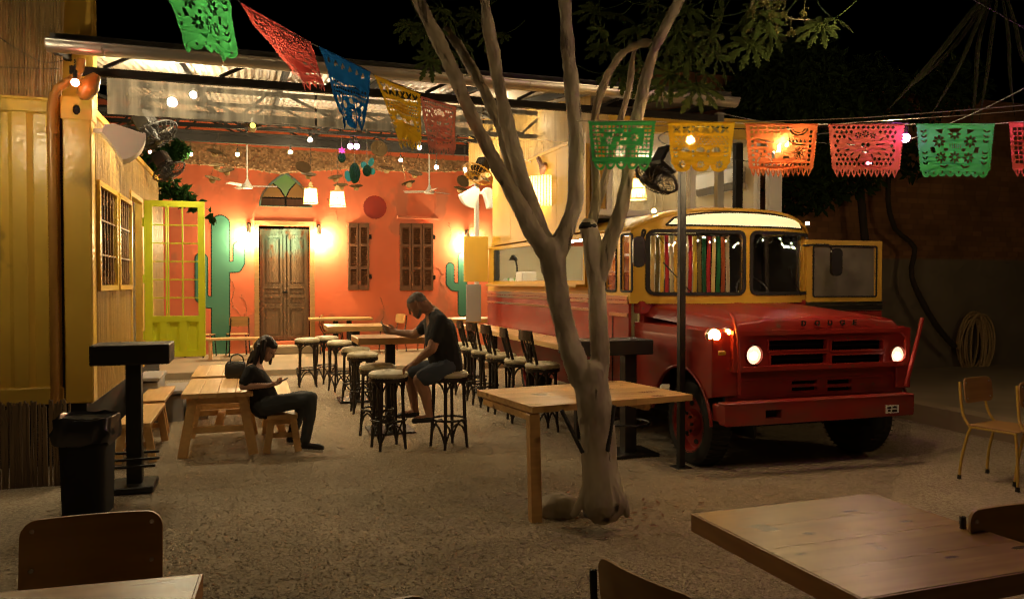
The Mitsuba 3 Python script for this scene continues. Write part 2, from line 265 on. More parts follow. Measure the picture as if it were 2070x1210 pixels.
sx = wrect(505, 690, 645, 702).bounds; one('door_step', cbox(sx[0], sx[2], 17.2, 17.69, .1, .27, .015), 'm_concrete', 'worn stone step below the old double door', 'step', kind='structure')
# fanlight above the door
fl = put('fanlight', prism(arch.difference(affinity.scale(arch, .92, .92, origin=(xm, z0+.15))), .1, WALLM(YW+.08)), 'm_oldwood', house)
ins = affinity.scale(arch, .93, .93, origin=(xm, z0+.15)); zb = z0+.26*(z1-z0)
lead = LineString([(xm-hw*.62, z0+(z1-z0)*.75), (xm-hw*.2, z0+(z1-z0)*.5), (xm, zb)]).buffer(.012), LineString([(xm+hw*.5, z0+(z1-z0)*.8), (xm+hw*.15, z0+(z1-z0)*.5), (xm, zb)]).buffer(.012), LineString([(xm, z0), (xm, zb)]).buffer(.02), LineString([(xm-hw, zb), (xm+hw, zb)]).buffer(.015)
grn = Polygon([(xm-hw*.66, z1), (xm-hw*.62, z0+(z1-z0)*.72), (xm-hw*.2, z0+(z1-z0)*.5), (xm, zb), (xm+hw*.15, z0+(z1-z0)*.5), (xm+hw*.5, z0+(z1-z0)*.8), (xm+hw*.5, z1)])
up_ = ins.intersection(sbox(x0, zb, x1, z1)); put('pane', prism(up_.intersection(grn), .01, WALLM(YW+.1)), 'm_greenglass', fl, label='green pane at the top of the arched fanlight')
put('pane', prism(up_.difference(grn), .01, WALLM(YW+.1)), 'm_amberglass', fl, label='amber panes of the arched fanlight'); put('pane', prism(ins.intersection(sbox(x0, z0, x1, zb)), .01, WALLM(YW+.1)), 'm_shutter', fl, label='dark lower panes of the arched fanlight')
put('leading', prism(unary_union(lead).intersection(ins), .02, WALLM(YW+.092)), 'm_dark', fl)
# shutters
def shutter(x0, y0, x1, y1, n, lab):
    s = None
    for i in range(n):
        a, b = x0+(x1-x0)*i/n+.6, x0+(x1-x0)*(i+1)/n-.6; o = wrect(a, y0, b, y1); X0, Z0, X1, Z1 = o.bounds; h = Z1-Z0
        rails = [(Z0, Z0+.11), (Z0+h*.33-.03, Z0+h*.33+.03), (Z0+h*.67-.03, Z0+h*.67+.03), (Z1-.1, Z1)]
        hol = [sbox(X0+.045, p[1], X1-.045, q[0]) for p, q in zip(rails, rails[1:])]
        if s is None: s = put('shutter', prism(o.difference(unary_union(hol)), .045, WALLM(YW-.02)), 'm_shutter', house, label=lab)
        else: put('shutter_leaf', prism(o.difference(unary_union(hol)), .045, WALLM(YW-.02)), 'm_shutter', s)
        put('slat', cat_(*[moved(cbox(q.bounds[0], q.bounds[2], -.022, .022, -.004, .004, 0), np.array([[1, 0, 0, 0], [0, .7, -.7, YW-.04], [0, .7, .7, z], [0, 0, 0, 1.]])) for q in hol for z in np.arange(q.bounds[1]+.02, q.bounds[3], .042)]), 'm_shutter', s, kind='stuff')
    b = wrect(x0, y0, x1, y1).bounds; put('backing', cbox(b[0], b[2], YW-.012, YW-.004, b[1], b[3], 0), 'm_dark', s)
    for z in (b[1]+.3, b[3]-.3): put('hinge', cbox(b[2]-.01, b[2]+.05, YW-.05, YW-.002, z-.05, z+.05, .005), 'm_steel', s)
shutter(703, 451, 746, 586, 2, 'narrow brown louvred shutter beside the red painted disc'); shutter(808, 452, 875, 587, 3, 'wide brown louvred shutter on the right of the orange wall')
b = wrect(802, 437, 886, 443).bounds; put('lintel', cbox(b[0], b[2], YW-.10, YW-.001, b[1], b[3], .01), 'm_plaster', house)
# murals: flat paint
def mural(name, poly, m, lab):
    k = put(name, prism(poly.buffer(-.006), .006, WALLM(YW-.0005)), m, house, label=lab)
    put('outline', prism(poly.buffer(.014), .003, WALLM(YW-.0005)), 'm_outline', k)
def limb(pts, w): return LineString([W(*p) for p in pts]).buffer(w, quad_segs=8)
pw = .0113
c1 = unary_union([limb([(446, 452), (446, 704)], 15.5*pw), limb([(446, 540), (478, 539), (483, 530), (483, 499)], 10*pw), limb([(446, 612), (416, 610), (407, 600), (407, 523)], 10.5*pw)])
mural('painted_cactus', c1, 'm_cactus', 'tall green cactus with two arms painted on the orange wall left of the old door')
c2 = unary_union([limb([(935, 519), (935, 630)], 9*pw), limb([(930, 581), (916, 579), (910, 572), (910, 539)], 8*pw), limb([(935, 537), (952, 537)], 4*pw)])
mural('painted_cactus', c2, 'm_cactus', 'small green cactus painted on the orange wall beside the bus')
q = W(758, 419); k = put('painted_disc', prism(Point(*q).buffer(23*pw), .004, WALLM(YW-.0005)), 'm_sun', house, label='dark red disc painted on the orange wall')
for pts, lab in ((((462, 560), (474, 588), (468, 612), (486, 640), (480, 662)), 'a'), (((486, 596), (498, 622), (490, 650)), 'b'), (((884, 540), (893, 552), (889, 566), (898, 580)), 'c'), (((768, 600), (776, 628), (770, 652)), 'd'), (((660, 402), (676, 418), (682, 444)), 'e'), (((905, 450), (912, 470), (906, 492)), 'f')):
    p_ = np.array([W(*q) for q in pts]); p_ = spl(np.column_stack([p_[:, 0], np.full(len(p_), YW-.002), p_[:, 1]]), 22); p_[:, [0, 2]] += rng.normal(size=(22, 2))*.012; put('crack', tube(p_, .004, 4), 'm_shutter', house)
# ================================================================ canopy roof
zr = lambda y: 3.64+(y-7.5)*.135
roof = thing('canopy_roof', 'translucent sheet roof on dark steel trusses with a metal gutter along its front', 'roof')
g = Polygon([(.085*math.cos(a), .085*math.sin(a)) for a in np.linspace(math.pi, 2*math.pi, 14)]+[(.077*math.cos(a), .077*math.sin(a)) for a in np.linspace(2*math.pi, math.pi, 14)])
gut = put('gutter', prism(g, 6.62, fr((-1.62, 7.42, 3.60), (0, 1, 0), (0, 0, 1))), 'm_galv', roof, smooth=40)
put('lip', cat_(stube([(-1.62, 7.335, 3.6), (5.0, 7.335, 3.6)], .014, 2), cbox(-1.62, 5.0, 7.497, 7.515, 3.58, 3.70, .003)), 'm_galv', gut)
for x in (-1.62, 5.0): put('end_cap', moved(prism(Point(0, 0).buffer(.088).intersection(sbox(-1, -1, 1, 0)), .004), fr((x-.002, 7.42, 3.60), (0, 1, 0), (0, 0, 1))), 'm_galv', gut)
for x in np.arange(-1.2, 5, .95): put('bracket', tube([(x, 7.42+.09*math.cos(a), 3.6+.09*math.sin(a)) for a in np.linspace(math.pi, 2*math.pi, 8)], .006, 4), 'm_galv', gut)
for i in range(7):
    xa = -1.6+i*.95
    n_ = 40; xs = np.linspace(xa, xa+.944, n_); M_ = grid(xa, xa+.944, 7.5, 17.69, n_, 2, lambda x, y: zr(y)+.012*np.sin(x*2*np.pi/.076)); put('roof_sheet', M_, 'm_roofsheet', roof, smooth=True)
for i in range(8): x = -1.6+i*.95; put('rafter', beam((x, 7.55, zr(7.55)-.06), (x, 17.69, zr(17.69)-.06), .05, .08), 'm_steel', roof)
fb = put('front_beam', beam((-1.5, 7.64, 3.43), (4.95, 7.64, 3.43), .06, .07), 'm_steel', roof)
for i in range(7): x = -1.1+i*.95; put('brace', beam((x-.14, 7.64, 3.47), (x+.1, 7.64, 3.60), .03), 'm_steel', roof)
for y in (9.6, 11.6, 13.6, 15.6):
    if y == 13.6: put('beam', beam((-3, y+.1, zr(y)-.50), (5, y+.1, zr(y)-.50), .10, .15), 'm_steel', roof); put('beam', beam((-3, y+.1, zr(y)-.16), (5, y+.1, zr(y)-.16), .10, .14), 'm_steel', roof)
    zt = zr(y)-.13; t = put('truss', cat_(beam((-3, y, zt), (5, y, zt), .05), beam((-3, y, zt-.30), (5, y, zt-.30), .05)), 'm_steel', roof)
    for i in range(14):
        x = -3+i*.57; put('web', beam((x, y, zt-.28), (x+.285, y, zt-.02), .03, ch=0) if i % 2 else beam((x, y, zt-.02), (x+.57, y, zt-.28), .03, ch=0), 'm_steel', t)
put('post', cbox(3.60, 3.67, 13.0, 13.07, 0, zr(13)-.1), 'm_white', roof); put('post', cbox(4.9, 4.98, 7.6, 7.68, 2.3, 3.5), 'm_galv', roof)
def wavy(x0, x1, y, z0, z1, n):
    m = grid(x0, x1, z0, z1, n, 6, lambda x, z: y+.008*np.sin(x*19)+.006*np.sin(x*7+z*9)); m.vertices = m.vertices[:, [0, 2, 1]]; return m
for i, (a, b) in enumerate(((-1.22, .55), (.57, 2.2), (2.22, 3.6))): one('plastic_curtain', wavy(a, b, 7.66+.01*i, 3.08, 3.41, 120), 'm_plastic', ('left', 'middle', 'right')[i]+' strip of clear wrinkled plastic hanging under the canopy gutter', 'curtain', 'plastic curtain strips', smooth=True)
# ================================================================ yellow shipping container on the left
def corr(u0, u1, pitch, dep, z0, z1, th=.004):                      # a trapezoid corrugated sheet standing on the line v = 0
    p, u = [], u0
    while u < u1:
        for a, v in ((0, 0), (.28, 0), (.42, dep), (.78, dep), (.92, 0)): p.append((min(u+a*pitch, u1), v))
        u += pitch
    p.append((u1, p[-1][1])); q = [p[0]]+[b for a, b in zip(p, p[1:]) if abs(b[0]-a[0]) > 1e-6]
    m = prism(LineString(q).buffer(th, cap_style=2, join_style=2), z1-z0); m.apply_translation([0, 0, z0]); return m
con = thing('shipping_container', 'yellow corrugated steel shipping container with two barred windows on the left', 'container')
XS, YE = -1.35, 7.7
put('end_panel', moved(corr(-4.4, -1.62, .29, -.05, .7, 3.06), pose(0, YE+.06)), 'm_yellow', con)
cp = put('corner_post', cat_(cbox(-1.575, XS, YE-.02, YE+.16, .55, 3.06, .012), cbox(-1.63, -1.59, YE+.02, YE+.08, .6, 3.06, .008)), 'm_yellow', con)
put('corner_casting', cat_(prism(rrect(-1.585, 3.02, XS+.012, 3.21, .01).difference(ell(-1.46, 3.10, .032, .045)), .03, WALLM(YE-.005)), cbox(-1.585, XS+.012, YE+.0, YE+.18, 3.02, 3.21, .005)), 'm_yellow', cp)
put('casting_hole', prism(ell(-1.46, 3.10, .033, .046), .004, WALLM(YE-.003)), 'm_dark', cp)
put('top_rail', cat_(cbox(-4.4, -1.59, YE-.02, YE+.1, 3.06, 3.17, .01), cbox(-4.4, -1.6, YE-.03, YE+.0, 3.165, 3.19, .005)), 'm_yellow', con); put('bottom_rail', cbox(-4.4, -1.58, YE-.02, YE+.1, .55, .7, .01), 'm_yellow', con)
put('gasket', cbox(-1.592, -1.577, YE-.012, YE+.12, .6, 3.04, 0), 'm_rubber', con)
DY0, DY1 = 9.92, 10.80
side = sbox(YE+.16, .55, DY0, 3.1).union(sbox(DY1, .55, 13.4, 3.1)).union(sbox(DY0-.01, 2.62, DY1+.01, 3.1))
wins = [(gx(197, 487, XS)[1], gx(232, 487, XS)[1]), (gx(238, 495, XS)[1], gx(262, 495, XS)[1])]; wz = (1.56, 2.50)
for a, b in wins: side = side.difference(sbox(a, wz[0], b, wz[1]))
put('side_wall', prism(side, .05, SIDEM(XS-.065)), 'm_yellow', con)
can = []
for y in np.arange(YE+.18, 13.3, .030):
    segs = [(.56, 3.08)]
    if DY0-.04 < y < DY1+.04: segs = [(2.64, 3.08)]
    for a, b in wins:
        if a-.03 < y < b+.03: segs = [(.56, wz[0]-.03), (wz[1]+.03, 3.08)]
    for a, b in segs: can.append(tube([(XS-.006, y+rng.uniform(-.003, .003), a), (XS-.006, y, b)], rng.uniform(.010, .0135), 6))
put('cane_cladding', cat_(*can), 'm_reed', con, label='vertical yellow cane cladding on the container side', kind='stuff', smooth=50)
for i, (a, b) in enumerate(wins):
    w = put('window', prism(sbox(a-.03, wz[0]-.03, b+.03, wz[1]+.03).difference(sbox(a+.02, wz[0]+.02, b-.02, wz[1]-.02)), .05, SIDEM(XS-.02)), 'm_yellow', con, label=('near', 'far')[i]+' barred window in the yellow container side')
    put('pane', prism(sbox(a, wz[0], b, wz[1]), .006, SIDEM(XS-.05)), 'm_dark', w)
    for j in range(1, 6): y = a+(b-a)*j/6; put('bar', cbox(XS-.005, XS+.012, y-.009, y+.009, wz[0], wz[1], .002), 'm_bar', w)
    for z in (1.86, 2.18): put('crossbar', cbox(XS-.008, XS+.015, a, b, z-.009, z+.009, .002), 'm_bar', w)
    for j in range(5):
        y = a+(b-a)*(j+.5)/5
        for z in (1.66, 2.38): put('scroll', tube([(XS+.004, y+.035*math.cos(t)*math.cos(t/2), z+.05*math.sin(t)) for t in np.linspace(0, 2*math.pi, 11)], .008, 5), 'm_bar', w)
put('roof', cbox(-4.4, XS+.01, YE, 13.4, 3.10, 3.16, 0), 'm_yellow', con); put('inside', cat_(cbox(-4.4, XS-.3, 13.3, 13.38, .5, 3.1, 0), cbox(-3.9, -3.8, 8, 13.3, .5, 3.1, 0), cbox(-3.9, XS-.07, 8, 13.3, .5, .55, 0)), 'm_cream', con)
put('door_jamb', cat_(cbox(XS-.07, XS+.02, DY0-.05, DY0, .55, 2.66, .005), cbox(XS-.07, XS+.02, DY1, DY1+.05, .55, 2.66, .005), cbox(XS-.07, XS+.02, DY0, DY1, 2.6, 2.66, .005)), 'm_yelplain', con)
tb = thing('tube_lamp', 'white tube lamp lit inside the container doorway', 'lamp'); glow('tube', stube([(-2.1, 9.8, 2.82), (-2.1, 11.2, 2.82)], .02, 2), V(1, .95, .85)*5, tb, .5); put('holder', cbox(-2.14, -2.06, 9.75, 11.25, 2.845, 2.88), 'm_white', tb)
# open glazed door, swung out towards the yard
dx0, dx1, dz0, dz1, DYp = -1.20, -.553, .745, 2.55, 9.90
dr_ = put('door', prism(sbox(dx0, dz0, dx1, dz1).difference(sbox(dx0+.085, 1.22, dx1-.075, dz1-.07)).difference(sbox(dx0+.085, dz0+.07, dx1-.075, 1.15)), .05, WALLM(DYp)), 'm_lime', con, label='open yellow steel door with a tall glazed grid')
put('panel', moved(corr(dx0+.07, dx1-.06, .21, -.03, dz0+.06, 1.16, .003), pose(0, DYp-.015)), 'm_lime', dr_)
put('pane', cbox(dx0+.07, dx1-.06, DYp-.024, DYp-.021, 1.2, dz1-.06, 0), 'm_glass', dr_)
for fx in (.30, .345, .66): x = dx0+.085+(dx1-dx0-.16)*fx; put('mullion', cbox(x-.007, x+.007, DYp-.05, DYp-.028, 1.21, dz1-.065, .002), 'm_lime', dr_)
for j in range(1, 6): z = 1.22+(dz1-.07-1.22)*j/6; put('glazing_bar', cbox(dx0+.08, dx1-.07, DYp-.046, DYp-.026, z-.006, z+.006, .002), 'm_lime', dr_)
for z in (1.0, 1.65, 2.3): put('hinge', lathe([(0, -.05), (.014, -.05), (.014, .05), (0, .05)], 10, 'z', (dx0-.012, DYp, z)), 'm_lime', dr_)
for i in range(3): one('step', cat_(cbox(XS+.03+.27*i, XS+.29+.27*i, 9.95, 10.75, .46-.16*i, .50-.16*i), cbox(XS+.05+.27*i, XS+.27+.27*i, 9.98, 10.72, -.05, .44-.16*i, .01)), 'm_grey', ('top', 'middle', 'bottom')[i]+' grey step below the container door', 'step', 'steps to the container door')
one('reed_skirt', cat_(*[tube([(x+rng.uniform(-.01, .01), 7.0+rng.uniform(-.01, .01), -.1), (x+rng.uniform(-.02, .02), 7.02, .66+rng.uniform(-.05, .02))], .009, 5) for x in np.arange(-2.7, -1.42, .0095)]), 'm_reeddark', 'dark dry reed screen along the foot of the yellow container', 'screen')
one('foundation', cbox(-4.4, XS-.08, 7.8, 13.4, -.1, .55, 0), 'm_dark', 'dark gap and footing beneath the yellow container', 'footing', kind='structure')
bs = thing('bamboo_screen', 'tall bamboo cane screen standing above the yellow container at top left', 'screen')
put('canes', cat_(*[tube([(x, 7.76+rng.uniform(-.004, .004), 3.19), (x+.02+(.10*(x+2.2) if x > -2.2 else 0), 7.76, 5.2)], rng.uniform(.008, .0115), 6) for x in np.arange(-3.2, -1.60, .0205)]), 'm_bamboo', bs, kind='stuff', smooth=50)
for z in (3.45, 4.05, 4.6): put('tie', stube([(-3.2, 7.742, z), (-2.4, 7.742, z-.02), (-1.6, 7.742, z+.01)], .004, 8, 5), 'm_cable', bs)
one('yellow_post', cbox(-1.66, -1.40, 8.1, 8.3, 3.16, 5.4, .012), 'm_yelplain', 'flat yellow post rising behind the bamboo screen', 'post')
one('drain_pipe', cat_(stube([(-1.40, 7.58, 3.52), (-1.42, 7.58, 3.40), (-1.60, 7.6, 3.24), (-1.635, 7.6, 3.12), (-1.635, 7.6, 2.5), (-1.635, 7.6, .3)], .036, 40, 12), lathe([(.036, -.03), (.045, -.03), (.045, .03), (.036, .03)], 14, 'z', (-1.635, 7.6, 2.9))), 'm_orange', 'orange painted drain pipe running down the container corner', 'pipe', smooth=50)
one('orange_lantern', moved(lathe([(0, -.13), (.05, -.10), (.075, -.03), (.08, .02), (.05, .1), (.03, .13), (0, .13)], 18), fr((-1.335, 7.52, 3.27), (0, 1, 0), (-.8, 0, .45))), 'm_orange', 'orange bell shaped horn fixed by the gutter end', 'horn', smooth=40)
# ================================================================ right side: old wall, kerb, hose, trees in the dark
YR = 10.7
def upright(m): m.vertices = m.vertices[:, [0, 2, 1]].copy(); m.invert(); m.faces = m.faces[:, ::-1]; return m
one('old_wall', upright(grid(5.2, 22, -.1, 4.85, 120, 60, lambda x, z: YR+.10*(meshkit.fbm(np.stack([x*2.5, z*3, x*0], -1), 4, 5)-.5))), 'm_oldwall', 'dark old brick wall with a grey rendered base on the right of the yard', 'wall', smooth=True)
a, b = gz(1832, 836), gz(2075, 890); d = (b-a)/np.linalg.norm(b-a); one('low_kerb', prism(sbox(-1.5, -.1, np.linalg.norm(b-a)+1.5, .20), .25, fr(a, d, (0, 0, 1))), 'm_concrete', 'low concrete kerb running behind the bumper on the right', 'kerb')
pl = b*0+1; one('planting_bed', prism(Polygon([(a-d*1.5)[:2], (b+d*1.5)[:2], (14, 10.6), (5.8, 10.6)]), .17, pose(0, 0, -.03)), 'm_oldwall', 'dark earth bed behind the low kerb', 'soil', kind='structure')
hs = []; hc = gy(1965, 690, YR-.16)
for i in range(15):
    t = np.linspace(0, 2*math.pi, 40); w, h = rng.uniform(.13, .38), rng.uniform(.44, .60)
    hs.append(tube(np.column_stack([hc[0]+rng.uniform(-.05, .05)+w*np.sin(t)*(1+.1*np.sin(t*2+i)), YR-.16-.016*(i % 8)+0*t, hc[2]-.02*i/3+h*np.cos(t)+.03*np.sin(3*t+i)]), .016, 6))
one('hose_coil', cat_(*hs), 'm_rope', 'coiled tan hose hanging on the dark wall', 'hose', smooth=60)
def leafcloud(n, boxes, s0, s1, up=.3):
    vs, fs = [], []; k = 0; tot = sum(b[3] for b in boxes)
    for c, r, sh, w in boxes:
        for _ in range(int(n*w/tot)):
            q = rng.normal(size=3); q *= (rng.uniform(.35, 1)**.6)/np.linalg.norm(q); p = V(*c)+q*V(*r); s = rng.uniform(s0, s1); e = rng.normal(size=3); e[2] -= up; e /= np.linalg.norm(e); f = np.cross(e, rng.normal(size=3)); f /= np.linalg.norm(f)
            h = np.cross(e, f)*s*.12
            vs += [p, p+e*s*.45+f*s*.22+h, p+e*s, p+e*s*.45-f*s*.22+h]; fs += [(k, k+1, k+2), (k, k+2, k+3)]; k += 4
    return trimesh.Trimesh(np.array(vs), np.array(fs), process=False)
def darktree(px, Y, zt, lab, r0, boxes, n, path):
    t = thing('dark_tree', lab, 'tree', 'trees in the dark along the old wall')
    put('trunk', stube(path, [r0]*2+[r0*.8]*(len(path)-2), 24, 9), 'm_barkdark', t, smooth=True)
    put('crown', leafcloud(n, boxes, .10, .22), 'm_leafdark', t, kind='stuff')
G = lambda x, y, Y=10.2: tuple(gy(x, y, Y))
def bxs(L, Y, ry=.7): return [(tuple(gy(x, y, Y+rng.uniform(-.4, .3))), (w/1586*13, ry, h/1586*13), 0, w*h) for x, y, w, h in L]
darktree(0, 0, 0, 'dark bushy tree with a straight trunk against the old wall', .075, bxs([(1560, 200, 90, 70), (1680, 250, 90, 70), (1620, 160, 90, 80), (1740, 180, 70, 60), (1700, 350, 80, 45), (1620, 390, 60, 40)], 9.9), 5200, [G(1765, 640), G(1755, 540), G(1745, 450), G(1738, 370), G(1720, 280)])
darktree(0, 0, 0, 'leaning crooked tree trunk by the coiled hose', .05, bxs([(1850, 200, 70, 50), (1930, 170, 80, 50), (1840, 320, 40, 40)], 10.1, .4), 900, [G(1930, 700), G(1870, 620), G(1842, 545), G(1850, 505), G(1808, 460), G(1795, 400), G(1800, 300)])
pt = thing('palm_tree', 'palm with a few long narrow drooping leaf blades at the top right above the banners', 'palm'); C = gd(2020, -40, 6.0)
def blade(pts, w):
    q = spl(np.array(pts), 14); t = np.gradient(q, axis=0); x = np.cross(t, FWD+.4*UPV); x /= np.linalg.norm(x, axis=1)[:, None]; s = np.sin(np.pi*np.clip(np.linspace(.12, 1, 14), 0, .999))**.7*w; v = np.vstack([q-x*s[:, None], q+.25*np.cross(x, t)/np.linalg.norm(t, axis=1)[:, None]*s[:, None], q+x*s[:, None]]); i = np.arange(13)
    return trimesh.Trimesh(v, np.vstack([np.stack([a+i, a+i+1, a+i+15], 1) for a in (0, 14)]+[np.stack([a+i, a+i+15, a+i+14], 1) for a in (0, 14)]), process=False)
for a, b, c_, w in (((2010, -30), (1925, 75), (1795, 222), .024), ((2012, -30), (1940, 80), (1822, 190), .020), ((2008, -30), (1950, 110), (1880, 235), .018), ((2012, -20), (1975, 120), (1962, 262), .020), ((2018, -20), (2000, 110), (1978, 250), .018), ((2030, -20), (2060, 90), (2110, 190), .018), ((2024, -20), (2040, 110), (2052, 240), .016)):
    D0 = 6.0+rng.uniform(-.25, .25); put('leaf_blade', blade([gd(*a, D0), gd(*b, D0-.1), gd(*c_, D0-.05)], w), 'm_palm', pt)
put('trunk', stube([C+V(.1, 0, .1), C+V(.9, .0, -.2), C+V(1.9, -.3, -1.4), C+V(2.2, -.4, -3.7)], [.09, .11, .13, .16], 18, 10), 'm_bark', pt, smooth=True)
# ================================================================ red and yellow bus turned food truck
bus = thing('food_bus', 'old red and yellow bus turned food truck with its headlights on', 'bus')
BX0, BX1, XC, BR = 3.5, 5.56, 4.53, 11.9
def bend(x): return 6.72+.26*np.abs((np.asarray(x)-XC)/1.03)**3.5
def zroof(x): u = np.clip(np.abs((np.asarray(x)-XC)/1.03), 0, 1); return 2.15+.19*(1-u**3.2)
def bent(poly, depth, off, m_, name, parent, **kw):                 # (x, z) shape bent round the bus front
    m = prism(poly, depth); v, f = trimesh.remesh.subdivide_to_size(m.vertices, m.faces, .09); v = np.column_stack([v[:, 0], bend(v[:, 0])+off-v[:, 2], v[:, 1]])
    return put(name, trimesh.Trimesh(v, f), m_, parent, 35, **kw)
def RX(x, y, Y): return gy(x, y, Y)[0]
lx0, lx1, rx0, rx1 = RX(1300, 520, 6.95), RX(1497, 520, 6.74), RX(1513, 520, 6.74), RX(1640, 520, 6.93)
hl, hr = rrect(lx0, 1.50, lx1, 2.10, .06), rrect(rx0, 1.50, rx1, 2.10, .06)
xs = np.linspace(BX0, BX1, 30); fro = Polygon([(BX0, 1.40)]+[(x, zroof(x)) for x in xs]+[(BX1, 1.40)])
body = bent(fro.difference(hl).difference(hr), .03, 0, 'm_busyellow', 'front_cab', bus)
for i, h in enumerate((hl, hr)):
    g_ = bent(h.buffer(.022).difference(h.buffer(-.012)), .018, -.026, 'm_rubber', 'windscreen', bus, label=('left', 'right')[i]+' pane of the split windscreen')
    bent(h.buffer(.005), .003, .012, 'm_glass', 'pane', g_)
# roof skin
n_, k_ = 41, 14
X_, S_ = np.meshgrid(np.linspace(BX0, BX1, n_), np.linspace(0, 1, k_)**2)
Yr = bend(X_)-.05+S_*(BR-bend(X_)+.05); Zr = zroof(X_)+.012-.035*np.clip(1-(Yr-bend(X_)+.05)/.22, 0, 1)**2
i, j = [q.ravel() for q in np.meshgrid(np.arange(k_-1), np.arange(n_-1), indexing='ij')]; a = i*n_+j
rf = np.vstack([np.stack([a, a+1, a+n_+1], 1), np.stack([a, a+n_+1, a+n_], 1)])
rt = put('roof', trimesh.Trimesh(np.column_stack([X_.ravel(), Yr.ravel(), Zr.ravel()]), rf, process=False), 'm_busyellow', bus, True)
put('ceiling', trimesh.Trimesh(np.column_stack([X_.ravel(), Yr.ravel()+.06, Zr.ravel()-.05]), rf, process=False), 'm_cream', rt, True)
put('visor_edge', tube(np.column_stack([xs, bend(xs)-.055, zroof(xs)-.02]), .014, 6), 'm_busyellow', rt, True)
# lit destination sign over the windscreen
sp = [(x, 2.165+.0*x) for x in np.linspace(3.80, 5.42, 14)]; st = [(x, 2.19+.105*(1-((x-4.62)/.82)**2)**.55) for x in np.linspace(5.42, 3.80, 26)[1:-1]]
sg = Polygon(sp+st); m = prism(sg, .02); v, f = trimesh.remesh.subdivide_to_size(m.vertices, m.faces, .1); v = np.column_stack([v[:, 0], bend(v[:, 0])-.012-v[:, 2], v[:, 1]])
glow('destination_sign', trimesh.Trimesh(v, f), V(1, .78, .34)*.085, bus, 2); bent(sg.buffer(.014).difference(sg.buffer(-.004)), .016, -.018, 'm_rubber', 'sign_frame', bus)
for px, py in ((1322, 428), (1632, 453)):
    c = gy(px, py, 6.98 if px < 1400 else 7.0); k = put('roof_marker', lathe([(0, -.02), (.035, -.02), (.03, 0), (0, .006)], 12, 'z', c-V(0, 0, .012)), 'm_chrome', bus); bulb(c+V(0, 0, .008), .022, V(1, .6, .18)*12, k)
# sides
hz0, hz1 = 1.63, 2.10; hy0, hy1 = 8.05, gx(1003, 560, BX0)[1]
swin = [(gx(1278, 530, BX0)[1], gx(1256, 530, BX0)[1]), (gx(1246, 530, BX0)[1], gx(1224, 530, BX0)[1])]
up2 = sbox(6.98, 1.44, BR, 2.155).difference(sbox(hy0, hz0, hy1, hz1))
for a, b in swin: up2 = up2.difference(rrect(a, 1.52, b, 2.08, .03))
su = put('side_upper', prism(up2, .03, SIDEM(BX0)), 'm_busyellow', bus); put('side_lower', prism(sbox(6.98, .42, BR, 1.44), .03, SIDEM(BX0-.004)), 'm_red', bus)
for a, b in swin:
    w = put('side_window', prism(rrect(a, 1.52, b, 2.08, .03).buffer(.012).difference(rrect(a, 1.52, b, 2.08, .03).buffer(-.01)), .012, SIDEM(BX0-.008)), 'm_rubber', bus); put('pane', prism(rrect(a, 1.52, b, 2.08, .03), .004, SIDEM(BX0+.012)), 'm_glass', w)
put('side_upper', prism(sbox(6.98, 1.44, BR, 2.155), .03, SIDEM(BX1-.03)), 'm_busyellow', bus); put('side_lower', prism(sbox(7.8, .42, BR, 1.44), .03, SIDEM(BX1-.026)), 'm_red', bus)
put('rear_wall', cbox(BX0+.03, BX1-.03, BR-.04, BR-.002, .42, 2.2, 0), 'm_busyellow', bus)
hat = put('serving_hatch', prism(sbox(hy0-.05, hz0-.05, hy1+.05, hz1+.05).difference(sbox(hy0, hz0, hy1, hz1)), .06, SIDEM(BX0-.03)), 'm_ply', bus, label='long open serving hatch in the yellow side of the bus')
put('shelf', cbox(BX0-.14, BX0+.3, hy0-.05, hy1+.1, hz0-.075, hz0-.045), 'm_ply', hat); put('jamb', cbox(BX0-.04, BX0+.03, hy1-.09, hy1, hz0, hz1), 'm_black', hat)
for z, h in ((1.455, .022), (1.405, .016), (1.31, .014)): put('trim', prism(sbox(7.9, z-h, BR, z+h), .014, SIDEM(BX0-.018)), 'm_chrome', bus)
for z, h, y1 in ((1.455, .018, 7.5), (1.41, .016, 7.5), (1.285, .018, 7.4)): put('trim', prism(sbox(6.99, z-h, y1, z+h), .014, SIDEM(BX0-.018)), 'm_chrome', bus)
for y in (7.56, 6.93+.4): put('door_seam', prism(sbox(y, .5, y+.008, 1.29), .008, SIDEM(BX0-.010)), 'm_chrome' if y > 7.4 else 'm_dark', bus)
put('rain_gutter', cat_(tube([(BX0-.02, 7.0, 2.14), (BX0-.02, BR, 2.14)], .012, 6), tube([(BX0-.015, 6.99, 2.125), (BX0-.015, 7.4, 2.125)], .01, 6)), 'm_busyellow', bus)
